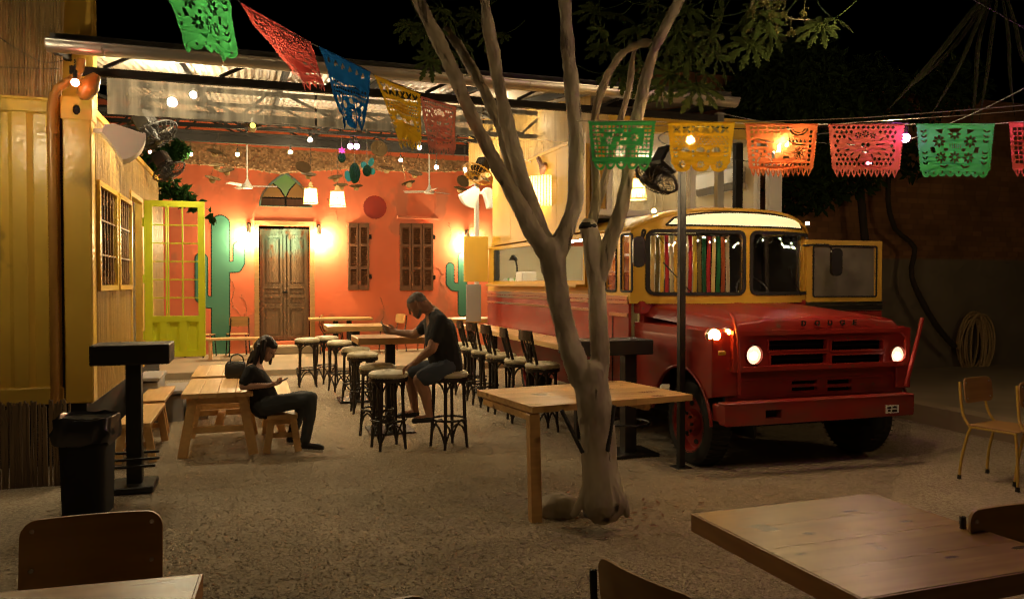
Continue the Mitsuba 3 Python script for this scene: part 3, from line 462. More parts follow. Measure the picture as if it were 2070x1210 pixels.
# inside: kitchen seen through the hatch, partition behind the driver
put('interior', cat_(cbox(BX1-.06, BX1-.04, 7.7, BR-.05, .5, 2.2, 0), cbox(BX0+.04, BX1-.06, BR-.08, BR-.05, .5, 2.2, 0), cbox(BX0+.04, BX1-.06, 6.9, BR-.08, .5, .55, 0)), 'm_cream', bus)
put('partition', cbox(4.66, BX1-.06, 7.62, 7.66, .55, 2.2, 0), 'm_dark', bus); put('cab_lining', cbox(BX1-.07, BX1-.035, 6.99, 7.62, .55, 2.12, 0), 'm_dark', bus)
put('worktop', cbox(4.95, 5.49, 8.0, 11.7, 1.38, 1.42), 'm_galv', bus); put('hood_panel', cbox(5.0, 5.49, 8.3, 11.4, 1.98, 2.02), 'm_galv', bus); put('wall_shelf', cbox(5.2, 5.49, 8.2, 11.5, 1.76, 1.78), 'm_galv', bus)
tl = thing('kitchen_tube', 'bright tube lamp under the ceiling inside the bus kitchen', 'lamp'); glow('tube', stube([(4.35, 8.0, 2.20), (4.35, 11.3, 2.20)], .018, 2, 8), V(1, .92, .62)*3.8, tl, 2.2); put('holder', cbox(4.31, 4.39, 7.95, 11.35, 2.222, 2.24), 'm_white', tl)
c = gx(1062, 552, 3.62); b = thing('till', 'white till box standing in the serving hatch', 'till'); put('case', cbox(c[0]-.1, c[0]+.12, c[1]-.14, c[1]+.14, hz0-.04, hz0+.13, .015), 'm_white', b); put('screen', moved(cbox(-.02, .02, -.1, .1, 0, .14, .006), pose(c[0], c[1]+.2, hz0-.04, 20)), 'm_black', b)
c = gx(1053, 540, 3.75); b = thing('desk_lamp', 'black jointed lamp inside the serving hatch', 'lamp'); put('stem', stube([(c[0], c[1]+.25, hz0-.04), (c[0], c[1]+.18, hz0+.2), (c[0], c[1]+.32, hz0+.36)], .012, 10, 6), 'm_black', b); put('head', lathe([(0, .05), (.03, .045), (.07, -.03), (.06, -.03)], 14, 'z', (c[0], c[1]+.36, hz0+.35)), 'm_black', b)
for k in range(5): c = gx(1022+k*6, 562, 3.66+.05*(k % 2)); one('glass_jar', lathe([(0, 0), (.035, 0), (.037, .07), (.025, .09), (0, .09)], 12, 'z', (c[0], c[1], hz0-.044)), 'm_greenglass' if k % 2 else 'm_white', ('first', 'second', 'third', 'fourth', 'fifth')[k]+' jar from the left on the hatch shelf', 'jar', 'jars on the hatch shelf', smooth=40)
# bonnet and front
n2 = 45; U = np.linspace(-1, 1, n2); ys = [5.585, 5.59, 5.61, 5.68, 5.9, 6.2, 6.5, 6.75, 6.97]; rows = []
for q, y in enumerate(ys):
    s = (y-5.585)/1.385; hw_ = .87+.045*s; xc_ = 4.625-.09*s; zt = 1.305+.115*s**.9; dz = (.10, .03, .008, 0)[q] if q < 4 else 0
    rows.append(np.column_stack([xc_+U*hw_, np.full(n2, y), zt-dz-.035*np.abs(U)**3-.10*np.clip((np.abs(U)-.93)/.07, 0, 1)**1.5+.012*np.exp(-(np.abs(np.abs(U)-.62)/.05)**2)+.010*np.exp(-(U/.06)**2)]))
v = np.vstack(rows); i, j = [q.ravel() for q in np.meshgrid(np.arange(len(ys)-1), np.arange(n2-1), indexing='ij')]; a = i*n2+j
bon = put('bonnet', trimesh.Trimesh(v, np.vstack([np.stack([a, a+1, a+n2+1], 1), np.stack([a, a+n2+1, a+n2], 1)]), process=False), 'm_red', bus, 40)
for sg in (-1, 1): put('seam', tube([(XC+sg*.62+.06*(1-t), 5.60+1.3*t, 1.292+.108*t-.012) for t in np.linspace(0, 1, 12)], .004, 4), 'm_dark', bon)
put('cowl', cat_(cbox(3.56, 5.5, 6.86, 7.0, 1.30, 1.425, .01), cbox(3.62, 5.46, 6.90, 6.99, .6, 1.3, 0)), 'm_red', bus)
for ch, px in zip('DODGE', (1624, 1651, 1677, 1702, 1727)):
    p = gy(px, 663, 5.58); t = meshkit.text_mesh(ch, .042, .008, True); t.vertices[:, 0] -= t.bounds.mean(0)[0]; t.vertices[:, 0] *= 1.25; put('letter', moved(t, fr((p[0], 5.578, 1.238), (1, 0, 0), (0, 0, 1))), 'm_steel', bon)
YG = 5.585
def R2(x0, y0, x1, y1, Y=YG): a, b = gy(x0, (y0+y1)/2, Y), gy(x1, (y0+y1)/2, Y); m = (x0+x1)/2; return sbox(a[0], gy(m, y1, Y)[2], b[0], gy(m, y0, Y)[2])
slots = [R2(1553, 686, 1671, 707), R2(1680, 687, 1784, 707), R2(1557, 715, 1670, 736), R2(1680, 716, 1784, 736)]
hc1, hc2 = gy(1523, 717, YG), gy(1813, 717, YG); hR = .088
lamps_ = [Point(h[0], h[2]).buffer(hR) for h in (hc1, hc2)]
pan = sbox(3.735, .865, 5.565, 1.205)
put('grille', prism(pan.difference(unary_union([s.buffer(.012) for s in slots]+lamps_)), .05, WALLM(YG+.05)), 'm_red', bus)
put('grille_frame', prism(pan.buffer(.0).difference(rrect(3.775, .905, 5.525, 1.165, .07)), .03, WALLM(YG-.002)), 'm_red', bus)
for s in slots:
    g_ = put('grille_slot', prism(s.buffer(.013).difference(s.buffer(-.002)), .05, WALLM(YG+.04)), 'm_red', bus); put('vane', cbox(s.bounds[0], s.bounds[2], YG+.03, YG+.045, (s.bounds[1]+s.bounds[3])/2-.004, (s.bounds[1]+s.bounds[3])/2+.004, 0), 'm_steel', g_)
put('radiator', cbox(3.75, 5.55, YG+.10, YG+.14, .6, 1.2, 0), 'm_dark', bus)
for i, h in enumerate((hc1, hc2)):
    k = put('headlight', lathe([(hR+.004, 0), (hR+.018, .0), (hR+.014, .03), (hR, .045), (hR-.006, .03), (hR-.01, -.02)], 28, 'y', (h[0], YG, h[2])), 'm_red', bus, 40, label=('left', 'right')[i]+' headlight, lit')
    scene[num(k+'__reflector')] = mikit.ply(lathe([(.0, .07), (.04, .06), (.07, .035), (hR-.004, .0)], 24, 'y', (h[0], YG+.01, h[2])), 'm_chrome', 40)
    lens = lathe([(0, .032), (.03, .029), (.06, .018), (hR-.012, 0), (hR-.014, -.006), (0, -.006)], 24, 'y', (0, 0, 0)); lens.vertices[:, 1] *= -1; lens.invert(); lens.apply_translation((h[0], YG+.004, h[2]))
    glow('lens', lens, V(1, .80, .48)*.11, k, .4, 30); bulb((h[0]-.012, YG-.012, h[2]-.006), .034, V(1, .86, .6)*3, k, w=.5)
vs_ = [R2(1608, 768, 1659, 777), R2(1608, 783, 1659, 791), R2(1680, 768, 1729, 777), R2(1680, 783, 1729, 791)]
put('lower_panel', prism(sbox(3.735, .60, 5.565, .862).difference(unary_union(vs_)), .04, WALLM(YG+.085)), 'm_red', bus)
for z in (.845, .77, .64): put('panel_rib', prism(sbox(3.74, z-.008, 5.56, z+.008), .012, WALLM(YG+.048)), 'm_red', bus)
b0, b1 = gy(1470, 830, 5.40)[0], gy(1853, 818, 5.40)[0]
hole = R2(1548, 828, 1580, 845, 5.43)
bp = put('bumper', cat_(prism(rrect(b0, .445, b1, .625, .02).difference(hole), .09, WALLM(5.52)), cbox(b0-.004, b1+.004, 5.425, 5.53, .610, .632, .008), cbox(b0, b0+.05, 5.44, 5.62, .47, .61, .01), cbox(b1-.05, b1, 5.44, 5.62, .47, .61, .01)), 'm_red', bus)
put('tow_slot', cbox(hole.bounds[0], hole.bounds[2], 5.50, 5.515, hole.bounds[1], hole.bounds[3], 0), 'm_dark', bp)
pb = R2(1790, 818, 1816, 834, 5.43); pk = put('number_plate', prism(pb, .006, WALLM(5.429)), 'm_white', bp, label='small worn white plate on the right end of the bumper')
for q, (fx, fz, w_) in enumerate(((.1, .55, .3), (.5, .6, .35), (.15, .2, .2), (.45, .15, .42))): x = pb.bounds[0]+fx*(pb.bounds[2]-pb.bounds[0]); z = pb.bounds[1]+fz*(pb.bounds[3]-pb.bounds[1]); put('mark', cbox(x, x+w_*.13, 5.4215, 5.424, z, z+.018, 0), 'm_steel', pk)
for s, x0, x1 in ((-1, 3.56, 3.80), (1, 5.50, 5.62)):
    xi, xo = (3.80, 3.56) if s < 0 else (5.46, 5.62)
    pr = [(5.60, .66), (5.60, 1.16), (5.64, 1.2), (6.98, 1.22), (6.98, .45), (6.75, .42)]; arch_ = Point(6.09, .37).buffer(.50)
    pl_ = prism(Polygon(pr).difference(arch_), .028, SIDEM(xo if s < 0 else xo-.028))
    top = prism(Polygon([(xo, 1.08), (xo, 1.14), (xo-s*.02, 1.19), (xo-s*.07, 1.215), (xi-s*.06, 1.225), (xi-s*.06, 1.08)]), 1.36, fr((0, 6.972, 0), (1, 0, 0), (0, 0, 1)))
    fe = put('fender', cat_(pl_, top, cbox(min(xo, xi), max(xo, xi), 5.592, 5.62, .66, 1.2, .008)), 'm_red', bus, 30)
    put('arch_lip', tube([(xo-(-s)*.0+s*.004, 6.09+.50*math.cos(t), .37+.50*math.sin(t)) for t in np.linspace(.12, math.pi-.1, 26)], .014, 6), 'm_red', fe, True)
    put('wheel_well', prism(Point(6.09, .37).buffer(.52).intersection(sbox(5, .3, 7, 1)), .02, SIDEM(3.95 if s < 0 else 5.3)), 'm_dark', fe)
    for wy in (6.08, 10.3):
        wx = 3.62 if s < 0 else 5.56; w = thing('bus_wheel', 'x', 'y') if 0 else num(bus+'__wheel')
        ty = lathe([(.25, -.11), (.33, -.115), (.365, -.09), (.375, -.03), (.375, .03), (.365, .09), (.33, .115), (.25, .11)], 40, 'x', (wx-s*.115, wy, .37))
        scene[w] = mikit.ply(ty, 'm_rubber', 40)
        put('tread', cat_(*[beam((wx-s*.115-.1, wy+.372*math.cos(t), .37+.372*math.sin(t)), (wx-s*.115+.1, wy+.372*math.cos(t+.08), .37+.372*math.sin(t+.08)), .022, .008, 0) for t in np.arange(0, 2*math.pi, .13)]), 'm_rubber', w, kind='stuff')
        rim = put('rim', lathe([(.255, -.1), (.262, .112), (.24, .105), (.215, .04), (.12, .045), (.10, .10), (.06, .118), (0, .118)][::1], 30, 'x', (0, 0, 0)), 'm_redflat', w, 40)
        scene[rim]['to_world'] = T(np.array([[s, 0, 0, wx-s*.115], [0, 1, 0, wy], [0, 0, 1, .37], [0, 0, 0, 1.]]) if s > 0 else np.array([[-1, 0, 0, wx+.115], [0, -1, 0, wy], [0, 0, 1, .37], [0, 0, 0, 1.]]))
        put('drum', lathe([(0, -.05), (.252, -.05), (.252, .05), (0, .05)], 20, 'x', (wx-s*.19, wy, .37)), 'm_dark', w)
        for t in np.arange(0, 6.2, math.pi/4): put('nut', lathe([(0, 0), (.014, 0), (.014, .02), (0, .02)], 6, 'x', (wx-.015 if s < 0 else wx-.005, wy+.085*math.cos(t), .37+.085*math.sin(t))), 'm_steel', rim)
        for t in np.arange(.3, 6.2, math.pi/3): put('hand_hole', moved(prism(ell(0, 0, .036, .022), .006), fr((wx+s*.0 if s > 0 else wx+.074, wy+.168*math.cos(t), .37+.168*math.sin(t)), (0, -math.sin(t), math.cos(t)), (0, math.cos(t), math.sin(t)))), 'm_dark', rim)
put('chassis', cat_(cbox(3.75, 5.3, 5.75, BR-.1, .36, .52, .02), cbox(3.7, 5.4, 6.05, 6.12, .30, .42, .02), cbox(3.9, 5.1, 5.9, 6.9, .40, .9, .02)), 'm_dark', bus)
# lamps on the left fender, guide rods, mirrors, wipers
c = gx(1441, 677, 3.60); k = put('side_lamp', lathe([(0, .05), (.03, .05), (.055, .02), (.06, -.01), (.05, -.03)], 18, 'y', c+V(.0, .02, 0)), 'm_chrome', bus, 40, label='round amber side lamp, lit'); bulb(c-V(0, .02, 0), .052, V(1, .42, .06)*8, k, w=2)
c = gx(1470, 671, 3.72); k = put('side_lamp', lathe([(0, .04), (.03, .03), (.04, -.01), (.03, -.02)], 14, 'y', c+V(0, .03, 0)), 'm_chrome', bus, 40); bulb(c-V(0, .01, 0), .026, V(1, .42, .05)*6, k, w=.5)
c = gx(1457, 713, 3.58); put('reflector', cbox(c[0]-.03, c[0]+.03, c[1]-.03, c[1]+.0, c[2]-.018, c[2]+.018, .006), 'm_amberglass', bus)
a, b = gy(1493, 632, 5.46), gy(1500, 800, 5.46); put('guide_rod', stube([(b[0], 5.5, .69), (b[0]-.01, 5.5, 1.1), (a[0], 5.52, a[2]-.05), (a[0]-.01, 5.56, a[2])], .013, 20, 8), 'm_redflat', bus)
a, b = gy(1872, 642, 5.46), gy(1838, 800, 5.46); put('guide_rod', stube([(b[0], 5.5, .69), (.5*(a[0]+b[0]), 5.5, .98), (a[0], 5.5, a[2])], .017, 16, 8), 'm_redflat', bus)
def mirror(c, arm):
    k = put('mirror', moved(prism(rrect(-.055, -.14, .055, .14, .05), .05), fr(c, (1, -.25, 0), (0, 0, 1))), 'm_black', bus, 30); put('arm', stube(arm, .011, 12, 6), 'm_steel', k)
c = gd(1290, 509, 7.1); mirror(c, [c+V(.02, 0, .05), c+V(.06, .02, .20), V(3.62, 6.95, 2.02)])
c = gd(1688, 530, 8.0); mirror(c, [c+V(0, 0, .05), c+V(-.05, .05, .18), V(5.55, 6.97, 2.0)])
for (x0, z0_, x1, z1_) in ((lx0+.42, 1.475, lx0+.12, 1.80), (rx1-.22, 1.475, rx1-.45, 1.74)): k = put('wiper', stube([(x0, float(bend(x0))-.05, z0_), (x1, float(bend(x1))-.05, z1_)], .007, 6, 5), 'm_black', bus)
# door on the right, swung open
ox0, ox1 = BX1+.01, RX(1778, 540, 6.98); wdw = rrect(ox0+.08, 1.455, ox1-.08, 2.00, .02)
do = put('open_door', prism(sbox(ox0, 1.40, ox1, 2.06).difference(wdw), .045, WALLM(6.99)), 'm_busyellow', bus, label='right hand bus door standing open, yellow above and red below')
put('lower_skin', prism(sbox(ox0, .62, ox1, 1.30), .045, WALLM(6.99)), 'm_red', do); put('pane', prism(wdw.buffer(.01), .004, WALLM(6.97)), 'm_dustyglass', do)
for z in (1.385, 1.345, 1.315): put('trim', cbox(ox0, ox1, 6.925, 6.99, z-.014, z+.014, .006), 'm_chrome', do)
put('seal', prism(wdw.buffer(.008).difference(wdw.buffer(-.008)), .01, WALLM(6.944)), 'm_rubber', do)
put('end_flap', cbox(3.10, 3.49, BR-.06, BR-.02, 1.62, 2.33, .006), 'm_yelplain', bus, label='flat yellow flap open at the rear of the bus'); put('end_pane', cbox(3.12, 3.36, BR-.10, BR-.08, 1.0, 1.58, .004), 'm_grey', bus)
# striped curtain, steering wheel, fairy lights behind the windscreen
cu = thing('striped_curtain', 'curtain of coloured vertical cloth strips behind the left windscreen pane', 'curtain'); px = np.linspace(1304, 1474, 19)
for i in range(18):
    x0, x1 = RX(px[i], 520, 7.12), RX(px[i+1]-1.5, 520, 7.12); n4 = 8; m = grid(x0, x1, 1.46, 2.10, n4, 8, lambda x, z: 7.10+.025*np.sin((x-x0)/(x1-x0)*math.pi)+.008*np.sin(z*8+i)); m.vertices = m.vertices[:, [0, 2, 1]]
    put('strip', m, f'm_strip{(0, 3, 2, 1, 4, 5, 6, 7, 8, 4, 1, 2, 9, 4, 3, 0, 10, 5)[i]}', cu, True)
put('rail', stube([(lx0-.05, 7.08, 2.09), (lx1+.02, 7.0, 2.09)], .012, 3, 6), 'm_black', cu)
sw = thing('steering_wheel', 'dark steering wheel behind the right windscreen pane', 'steering wheel'); M_ = fr((5.05, 7.15, 1.50), (1, 0, 0), (0, .5, .86))
put('ring', moved(tube([(.19*math.cos(t), .19*math.sin(t), 0) for t in np.linspace(0, 2*math.pi, 29)], .014, 7), M_), 'm_black', sw, True); put('spoke', moved(cat_(beam((-.18, 0, 0), (.18, 0, 0), .03, .012), beam((0, 0, 0), (0, -.18, 0), .03, .012)), M_), 'm_black', sw)
fl_ = thing('fairy_lights', 'string of tiny white fairy lights looped across the top of the windscreen', 'lights'); fp = []
for x in np.linspace(lx0-.03, rx1, 110): fp.append((x, float(bend(x))+.10, 2.02+.035*math.sin(x*9)+.03*math.sin(x*27+1)+.014*math.sin(x*67)))
put('wire', tube(fp, .0025, 4), 'm_cable', fl_); ic = trimesh.creation.icosphere(1, .0055)
glow('bulbs', cat_(*[moved(ic, pose(p[0], p[1], p[2]-.012)) for p in [fp[q] for q in sorted(set(rng.integers(2, 108, 34)))]]), V(1, .85, .55)*9, fl_, .5, True); labels[fl_+'__bulbs'] = {'kind': 'stuff'}
# ================================================================ plywood cabin wall and glazed room above the bus
cab = thing('plywood_wall', 'yellow plywood wall standing above the serving side of the bus', 'wall'); y0_, y1_ = 7.98, gx(998, 476, BX0)[1]
for i in range(4): a = y0_+(y1_-y0_)*i/4; put('board', prism(sbox(a+.004, 2.18, a+(y1_-y0_)/4-.004, 3.24), .04, SIDEM(BX0-.02)), 'm_ply', cab)
put('batten', cat_(cbox(BX0-.035, BX0-.018, y0_, y1_, 2.17, 2.22, .003), cbox(BX0-.045, BX0-.018, y0_-.04, y0_, 2.17, 3.26, .003), cbox(BX0-.03, BX0-.018, y0_, y1_, 3.21, 3.25, .003)), 'm_ply', cab)
put('reed_panel', cat_(*[tube([(BX0-.01, y+rng.uniform(-.004, .004), 3.25), (BX0-.01, y, zr(y)-.05)], .009, 5) for y in np.arange(7.9, 13, .022)]), 'm_reed', cab, kind='stuff', label='straw reed panel above the plywood wall')
rm = thing('glazed_room', 'lit white framed glass room standing behind and above the bus', 'room'); YF = 8.0; Q = lambda px, py=380: float(gy(px, py, YF)[0])
zb_, zt_ = 2.42, 3.30; xL, xR = BX0+.05, Q(1576)
for a, b, m_, y in ((1196, 1222, 'm_ply', 0), (1224, 1236, 'm_white', 0), (1393, 1404, 'm_white', .0), (1510, 1524, 'm_steel', .25), (1527, 1533, 'm_white', -.01), (1550, 1576, 'm_white', -.02)): put('mullion', cbox(Q(a), Q(b), YF-.03+y, YF+.05+y, zb_, zt_, .004), m_, rm)
put('sill', cbox(xL, xR, YF-.04, YF+.06, zb_-.07, zb_, .005), 'm_white', rm); put('fascia', cbox(xL, xR+.02, YF-.06, YF+.06, zt_, zt_+.22, .006), 'm_yelplain', rm); put('floor', cbox(xL, xR, YF+.06, 11.2, zb_-.09, zb_-.02, 0), 'm_grey', rm)
put('pane', cbox(Q(1236), Q(1393), YF+.005, YF+.009, zb_, zt_, 0), 'm_glass', rm); put('pane', cbox(Q(1404), Q(1512), YF+.005, YF+.009, zb_, zt_, 0), 'm_glass', rm)
put('back_wall', moved(corr(BX0+.1, xR, .10, -.016, zb_, zt_, .003), pose(0, 10.6)), 'm_cream', rm); put('ceiling', cbox(xL, xR+.02, YF+.06, 11.2, zt_, zt_+.05, 0), 'm_cream', rm); put('right_wall', cbox(xR-.14, xR-.10, YF+.3, 11.2, zb_, zt_, 0), 'm_cream', rm)
put('left_wall', cbox(BX0+.05, BX0+.08, YF+.06, 11.2, zb_, zt_, 0), 'm_ply', rm)
a_ = thing('air_conditioner', 'white wall air conditioner on the right wall inside the glass room', 'air conditioner')
put('case', prism(Polygon([(5.95, 2.79), (5.80, 2.79), (5.70, 2.87), (5.705, 3.04), (5.74, 3.075), (5.95, 3.075)]), 1.0, fr((0, 9.5, 0), (1, 0, 0), (0, 0, 1))), 'm_white', a_); put('louvre', prism(Polygon([(5.80, 2.786), (5.70, 2.862), (5.695, 2.855), (5.79, 2.782)]), .92, fr((0, 9.46, 0), (1, 0, 0), (0, 0, 1))), 'm_grey', a_); put('vent', cbox(5.78, 5.90, 8.494, 8.499, 2.86, 3.0, 0), 'm_grey', a_)
put('hose', stube([(5.88, 8.48, 2.84), (5.9, 8.42, 2.7), (5.93, 8.40, 2.45)], .02, 10, 7), 'm_white', a_)
def pendant(c, r, h, name, lab, catg, rad, cord, grp=None, ribs=22, cone=.75):
    k = thing(name, lab, catg, grp); n = 28; sh = []
    put('shade', lathe([(r*cone, h/2), (r, -h/2), (r-.003, -h/2), (r*cone-.003, h/2)], n, 'z', c), 'm_shade', k, 40)
    for z, s in ((-h/2, 1), (0, (1+cone)/2), (h/2, cone)): put('band', tube([(c[0]+r*s*1.02*math.cos(t), c[1]+r*s*1.02*math.sin(t), c[2]+z) for t in np.linspace(0, 2*math.pi, 21)], .008, 5), 'm_straw', k)
    put('cane', cat_(*[tube([(c[0]+r*1.01*math.cos(t), c[1]+r*1.01*math.sin(t), c[2]-h/2), (c[0]+r*cone*1.01*math.cos(t+.12), c[1]+r*cone*1.01*math.sin(t+.12), c[2]+h/2)], .004, 4) for t in np.linspace(0, 2*math.pi, ribs)[:-1]]), 'm_straw', k, kind='stuff')
    put('cap', lathe([(0, h*.95), (.02, h*.9), (.05, h*.6), (r*cone, h/2)], 16, 'z', c), 'm_straw', k, 40)
    put('cord', stube([c+V(0, 0, h*.9), V(c[0], c[1], cord)], .004, 3, 5), 'm_cable', k); bulb(c, min(.035, r*.5), rad, k)
pendant(gy(1288, 382, 9.0), .12, .26, 'cane_pendant', 'cane lampshade glowing inside the glass room', 'lamp', V(1, .8, .5)*60, 3.30)
sl = thing('fairy_lights', 'string of warm fairy lights along the back of the glass room', 'lights'); fp = [(x, 10.5, 2.60+.02*math.sin(x*9)) for x in np.linspace(BX0+.3, xR-.5, 70)]; put('wire', tube(fp, .003, 4), 'm_cable', sl); glow('bulbs', cat_(*[moved(ic, pose(*p)) for p in fp[::2]]), V(1, .7, .35)*12, sl, 1, True); labels[sl+'__bulbs'] = {'kind': 'stuff'}
tb2 = thing('tube_lamp', 'tube lamp under the ceiling of the glass room', 'lamp'); glow('tube', stube([(4.1, 9.6, 3.24), (5.4, 9.6, 3.24)], .018, 2, 8), V(1, .88, .6)*4, tb2, 1); put('holder', cbox(4.05, 5.45, 9.57, 9.63, 3.262, 3.29), 'm_white', tb2)
c = gx(1088, 389, BX0-.10); k = thing('cane_sconce', 'bright cane sconce lamp on the yellow plywood wall', 'lamp'); q = [(c[0]+.0, 0)]
t = np.linspace(math.pi*.5, math.pi*1.5, 12); hS = .19; v = np.array([(c[0]+.09+.24*math.cos(a), c[1]+.26*math.sin(a), c[2]+z) for z in (-hS, hS) for a in t]); i = np.arange(11)
put('shade', trimesh.Trimesh(v, np.vstack([np.stack([i, i+1, i+13], 1), np.stack([i, i+13, i+12], 1)])), 'm_shade', k, True)
put('cane', cat_(*[tube([(c[0]+.09+.246*math.cos(a), c[1]+.267*math.sin(a), c[2]-hS-.02*rng.random()), (c[0]+.09+.246*math.cos(a), c[1]+.267*math.sin(a), c[2]+hS)], .005, 5) for a in np.linspace(math.pi*.5, math.pi*1.5, 22)]), 'm_straw', k, kind='stuff'); put('plate', cbox(BX0-.035, BX0-.021, c[1]-.06, c[1]+.06, c[2]-.1, c[2]+.1), 'm_straw', k); bulb(c+V(.02, 0, 0), .035, V(1, .80, .46)*42, k)
for i in range(9):
    y = 8.5+i*.33; h = (.26, .22, .28, .18, .24, .2, .27, .19, .25)[i]; r = (.035, .04, .032, .05, .036, .045, .034, .05, .036)[i]
    one('bottle', lathe([(0, 0), (r, 0), (r, h*.6), (r*.35, h*.78), (r*.35, h), (0, h)], 14, 'z', (5.34, y, 1.78)), ('m_greenglass', 'm_white', 'm_amberglass')[i % 3], ('green', 'white', 'amber')[i % 3]+' bottle, %s from the near end of the shelf inside the bus kitchen' % ('first', 'second', 'third', 'fourth', 'fifth', 'sixth', 'seventh', 'eighth', 'ninth')[i], 'bottle', 'bottles on the kitchen shelf', smooth=40)
for i, (y, w_, h, m_) in enumerate(((8.9, .5, .34, 'm_galv'), (9.8, .4, .26, 'm_white'), (10.7, .55, .30, 'm_steel'))):
    k = thing('kitchen_machine', ('steel', 'white', 'black')[i]+' machine on the worktop inside the bus kitchen', 'appliance'); put('case', cbox(5.05, 5.42, y-w_/2, y+w_/2, 1.42, 1.42+h, .015), m_, k); put('panel', cbox(5.03, 5.049, y-w_*.4, y+w_*.4, 1.45, 1.42+h*.7, .003), 'm_black', k)
# ================================================================ lamps under the canopy and over the yard
def hung(px, py, Y, rad, r, lab, cord=True, group='bare bulbs strung under the canopy'):
    c = gy(px, py, Y); k = thing('string_bulb', lab, 'bulb', group); bulb(c, r, rad, k)
    put('socket', lathe([(0, 0), (.016, 0), (.018, .05), (.01, .065), (0, .065)], 10, 'z', c+V(0, 0, r*.9)), 'm_black', k); zt = zr(Y)-.14
    if cord: put('cord', stube([c+V(0, 0, r+.06), V(c[0], c[1], max(zt, c[2]+r+.1))], .004, 2, 5), 'm_cable', k)
HOT = V(1, .80, .47)
for px, py, Y, s, lab in ((385, 312, 13.0, 1, 'starry warm bulb nearest the ivy under the canopy'), (587, 308, 13.2, 1, 'warm bulb hanging just left of the arched fanlight top'), (627, 283, 11.0, 1.1, 'highest warm bulb in the middle under the canopy'), (810, 324, 13.0, 1, 'warm bulb hanging right of the paper cactus'), (848, 298, 10.2, .8, 'warm bulb at the foot of the hanging yellow banner'), (940, 343, 11.5, 1, 'warm bulb beside the tree and the right wall fan')): hung(px, py, Y, HOT*150*s, .030, lab)
hung(480, 312, 14.0, V(1, .75, .15)*9, .035, 'small yellow bulb above the left ceiling fan'); hung(511, 254, 9.0, V(.8, .7, .1)*.3, .03, 'small dim yellow bulb against the roof truss')
hung(708, 296, 11.6, V(1, .3, 1)*3, .042, 'left one of the two violet bulbs under the roof truss'); hung(721, 296, 11.6, V(1, .3, 1)*3, .042, 'right one of the two violet bulbs under the roof truss')
hung(882, 338, 12.6, V(1, .5, .40)*7, .035, 'small pinkish bulb below the salmon banner'); hung(303, 307, 10.9, V(1, .25, .15)*5, .022, 'tiny red bulb by the ivy at the container edge')
for px, py, Y, lab in ((348, 207, 8.6, 'large bright bulb behind the plastic curtain at left'), (391, 192, 9.0, 'smaller bright bulb behind the plastic curtain at left')): hung(px, py, Y, V(1, .82, .50)*(95 if px < 360 else 45), .046 if px < 360 else .035, lab, group='bright bulbs behind the plastic')
hung(1010, 236, 9.6, HOT*40, .035, 'warm bulb behind the plastic curtain near the tree'); hung(1330, 300, 9.0, HOT*6, .03, 'warm bulb under the right end of the canopy') if 0 else None
c = gd(152, 167, 6.45); k = thing('pink_bulb', 'glowing pink red bulb hanging from the gutter end at left', 'bulb'); bulb(c, .032, V(1, .22, .12)*7, k); put('socket', lathe([(0, 0), (.018, 0), (.018, .07), (0, .075)], 10, 'z', c+V(0, 0, .028)), 'm_black', k); put('cord', stube([c+V(0, 0, .1), c+V(-.01, .05, .2)], .006, 3, 5), 'm_cable', k)
for px, py, nm in ((503, 478, 'left'), (645, 481, 'right'), (946, 490, 'bus side')):
    c = gy(px, py, YW-.11); k = thing('wall_sconce', {'left': 'bright bulb sconce on the orange wall left of the old door', 'right': 'bright bulb sconce on the orange wall right of the old door', 'bus side': 'bright bulb sconce on the orange wall beside the small cactus'}[nm], 'lamp', 'wall sconces on the orange house')
    bulb(c, .075, V(1, .76, .38)*100, k); put('holder', lathe([(0, 0), (.055, 0), (.05, .10), (.025, .16), (.02, .2), (0, .2)], 14, 'z', c+V(0, 0, .07)), 'm_cream', k, 40); put('arm', beam(c+V(0, 0, .24), c+V(0, .105, .24), .025), 'm_steel', k); put('bracket', cbox(c[0]-.04, c[0]+.04, YW-.02, YW-.003, c[2]+.17, c[2]+.3), 'm_steel', k)
pendant(gy(628, 396, 14.0), .125, .26, 'cane_pendant', 'left one of the two glowing cane pendants near the old door', 'lamp', V(1, .80, .50)*95, zr(14)-.1, 'glowing cane pendants', 16, .82)
pendant(gy(682, 402, 13.2), .135, .24, 'cane_pendant', 'right one of the two glowing cane pendants near the old door', 'lamp', V(1, .80, .50)*95, zr(13.2)-.1, 'glowing cane pendants', 16, .78)
# festoon bulbs over the yard: the three in view and the string going on over the street side
YB = [(gd(1396, 283, 5.05), V(1, .62, .16)*14, .026, 'amber bulb shining through the gold paper banner'), (gd(1583, 291, 4.62), V(1, .74, .34)*26, .03, 'bright bulb in front of the orange paper banner'), (gd(1830, 279, 4.40), V(1, .12, .85)*9, .026, 'magenta bulb beside the red lattice paper banner')]
YARD = V(1, .70, .33)
YB += [(gd(1572, 305, 6.2), YARD*80, .03, 'warm bulb far behind the orange paper banner'), (gd(1748, 316, 6.2), YARD*75, .03, 'warm bulb far behind the red lattice paper banner'), (gd(1755, 332, 6.6), V(1, .2, .75)*14, .026, 'magenta bulb far behind the red lattice paper banner'), (gd(2130, 120, 3.9), V(1, .2, .75)*16, .03, 'pink bulb of the yard string just right of the photo'), (gd(1800, -28, 3.6), YARD*64, .03, 'warm bulb of the yard string above the right banners'), (gd(640, -30, 3.1), YARD*28, .03, 'warm bulb of the yard string above the left banners'), (V(1.2, -1.8, 2.7), YARD*12, .035, 'warm bulb of the yard string behind the viewer')]
for c, rad, r, lab in YB:
    k = thing('yard_bulb', lab, 'bulb', 'coloured bulbs strung over the yard'); bulb(c, r, rad, k); put('socket', lathe([(0, 0), (.014, 0), (.015, .04), (0, .05)], 10, 'z', c+V(0, 0, r*.9)), 'm_black', k)
